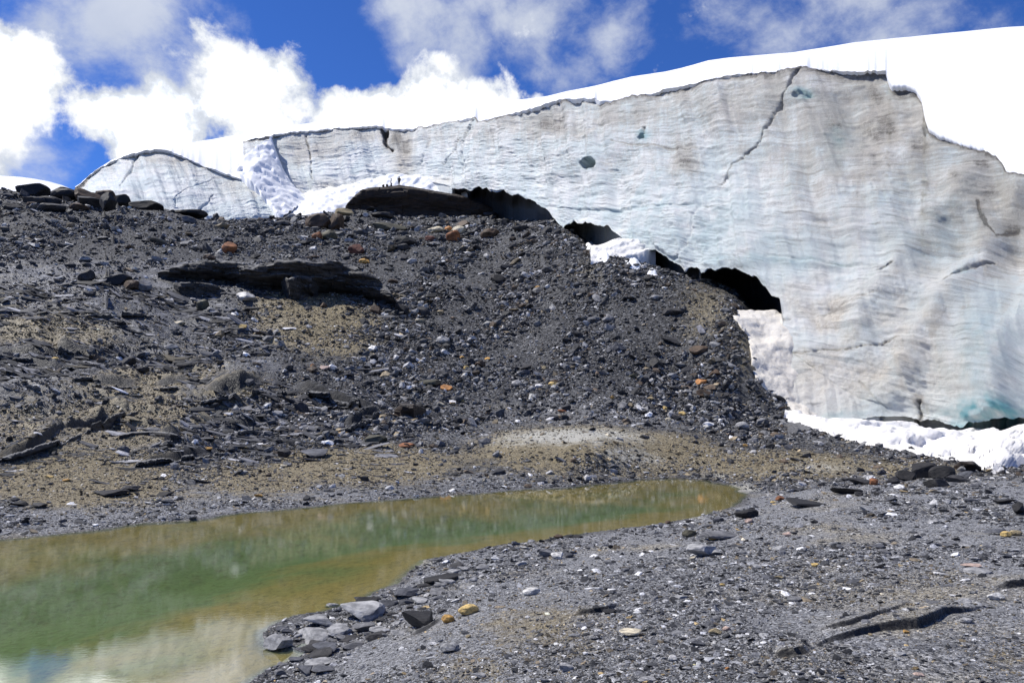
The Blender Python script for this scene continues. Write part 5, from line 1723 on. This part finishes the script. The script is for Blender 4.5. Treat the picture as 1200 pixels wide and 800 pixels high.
skin_figure('body', V_, E_, R_, 0, M_skin, person)
CV = [(0, .01, .80), (0, .01, 1.12), (0, 0, 1.32), (0, 0, 1.48), (.22, 0, 1.43), (.315, .045, 1.16), (.21, -.10, 1.02), (-.22, 0, 1.43), (-.315, .045, 1.16), (-.21, -.10, 1.02)]
CE = [(0, 1), (1, 2), (2, 3), (3, 4), (4, 5), (5, 6), (3, 7), (7, 8), (8, 9)]
skin_figure('coat', CV, CE, [(.22, .16), (.20, .15), (.24, .16), (.15, .12), .095, .075, .055, .095, .075, .055], 1, M_coat, person)
TV = [(0, .01, .95), (.10, .01, .88), (.12, -.01, .50), (.12, .02, .10), (-.10, .01, .88), (-.12, .01, .50), (-.13, .03, .10)]
skin_figure('trousers', TV, [(0, 1), (1, 2), (2, 3), (0, 4), (4, 5), (5, 6)], [(.18, .14), .115, .085, .07, .115, .085, .07], 0, M_trous, person)
skin_figure('hood', [(0, .01, 1.60), (0, .015, 1.70), (0, .02, 1.80)], [(0, 1), (1, 2)], [(.10, .10), (.115, .115), (.07, .08)], 1, M_hair, person)
for sgn in (-1, 1):
    skin_figure('boot', [(sgn * .125, .04, .09), (sgn * .13, -.03, .05), (sgn * .135, -.15, .045)], [(0, 1), (1, 2)], [.07, .065, .05], 0, M_hair, person)

tp_ = crag_top(457.0)
cairn = bpy.data.objects.new('stone_cairn', None)
link(cairn)
cairn.location = (tp_[0], tp_[1] + 0.2, tp_[2] - 0.1)
thing(cairn, 'thin stack of stones on the outcrop just left of the dark figure', 'cairn')
zc_ = 0.0
for i, (w, h, tint, dx) in enumerate([(.62, .28, 'dark', -.03), (.52, .24, 'grey', .05), (.46, .26, 'lgrey', .10), (.34, .28, 'dark', -.06), (.30, .34, 'dark', .03), (.22, .36, 'black', .05)]):
    o = bpy.data.objects.new('stone', rock_variant(B, i + 2))
    link(o)
    o.parent = cairn
    o.scale = (w, w * .8, h * 1.15)
    o.location = (dx, 0, zc_ + h / 2)
    o.rotation_euler = (0.05, -0.04, i * 1.3)
    t_ = TINT[tint]
    o.color = (*t_, 1)
    zc_ += h
for px_, lab in ((448.0, 'small dark stone on the left shoulder of the rock outcrop'), (452.5, 'small dark stone on the outcrop, next left of the cairn')):
    q_ = crag_top(px_)
    rock(0, 0, 3.2, 3.6, 'black', lab, B, 'rock', None, 0.2, None, 0.1, q_)
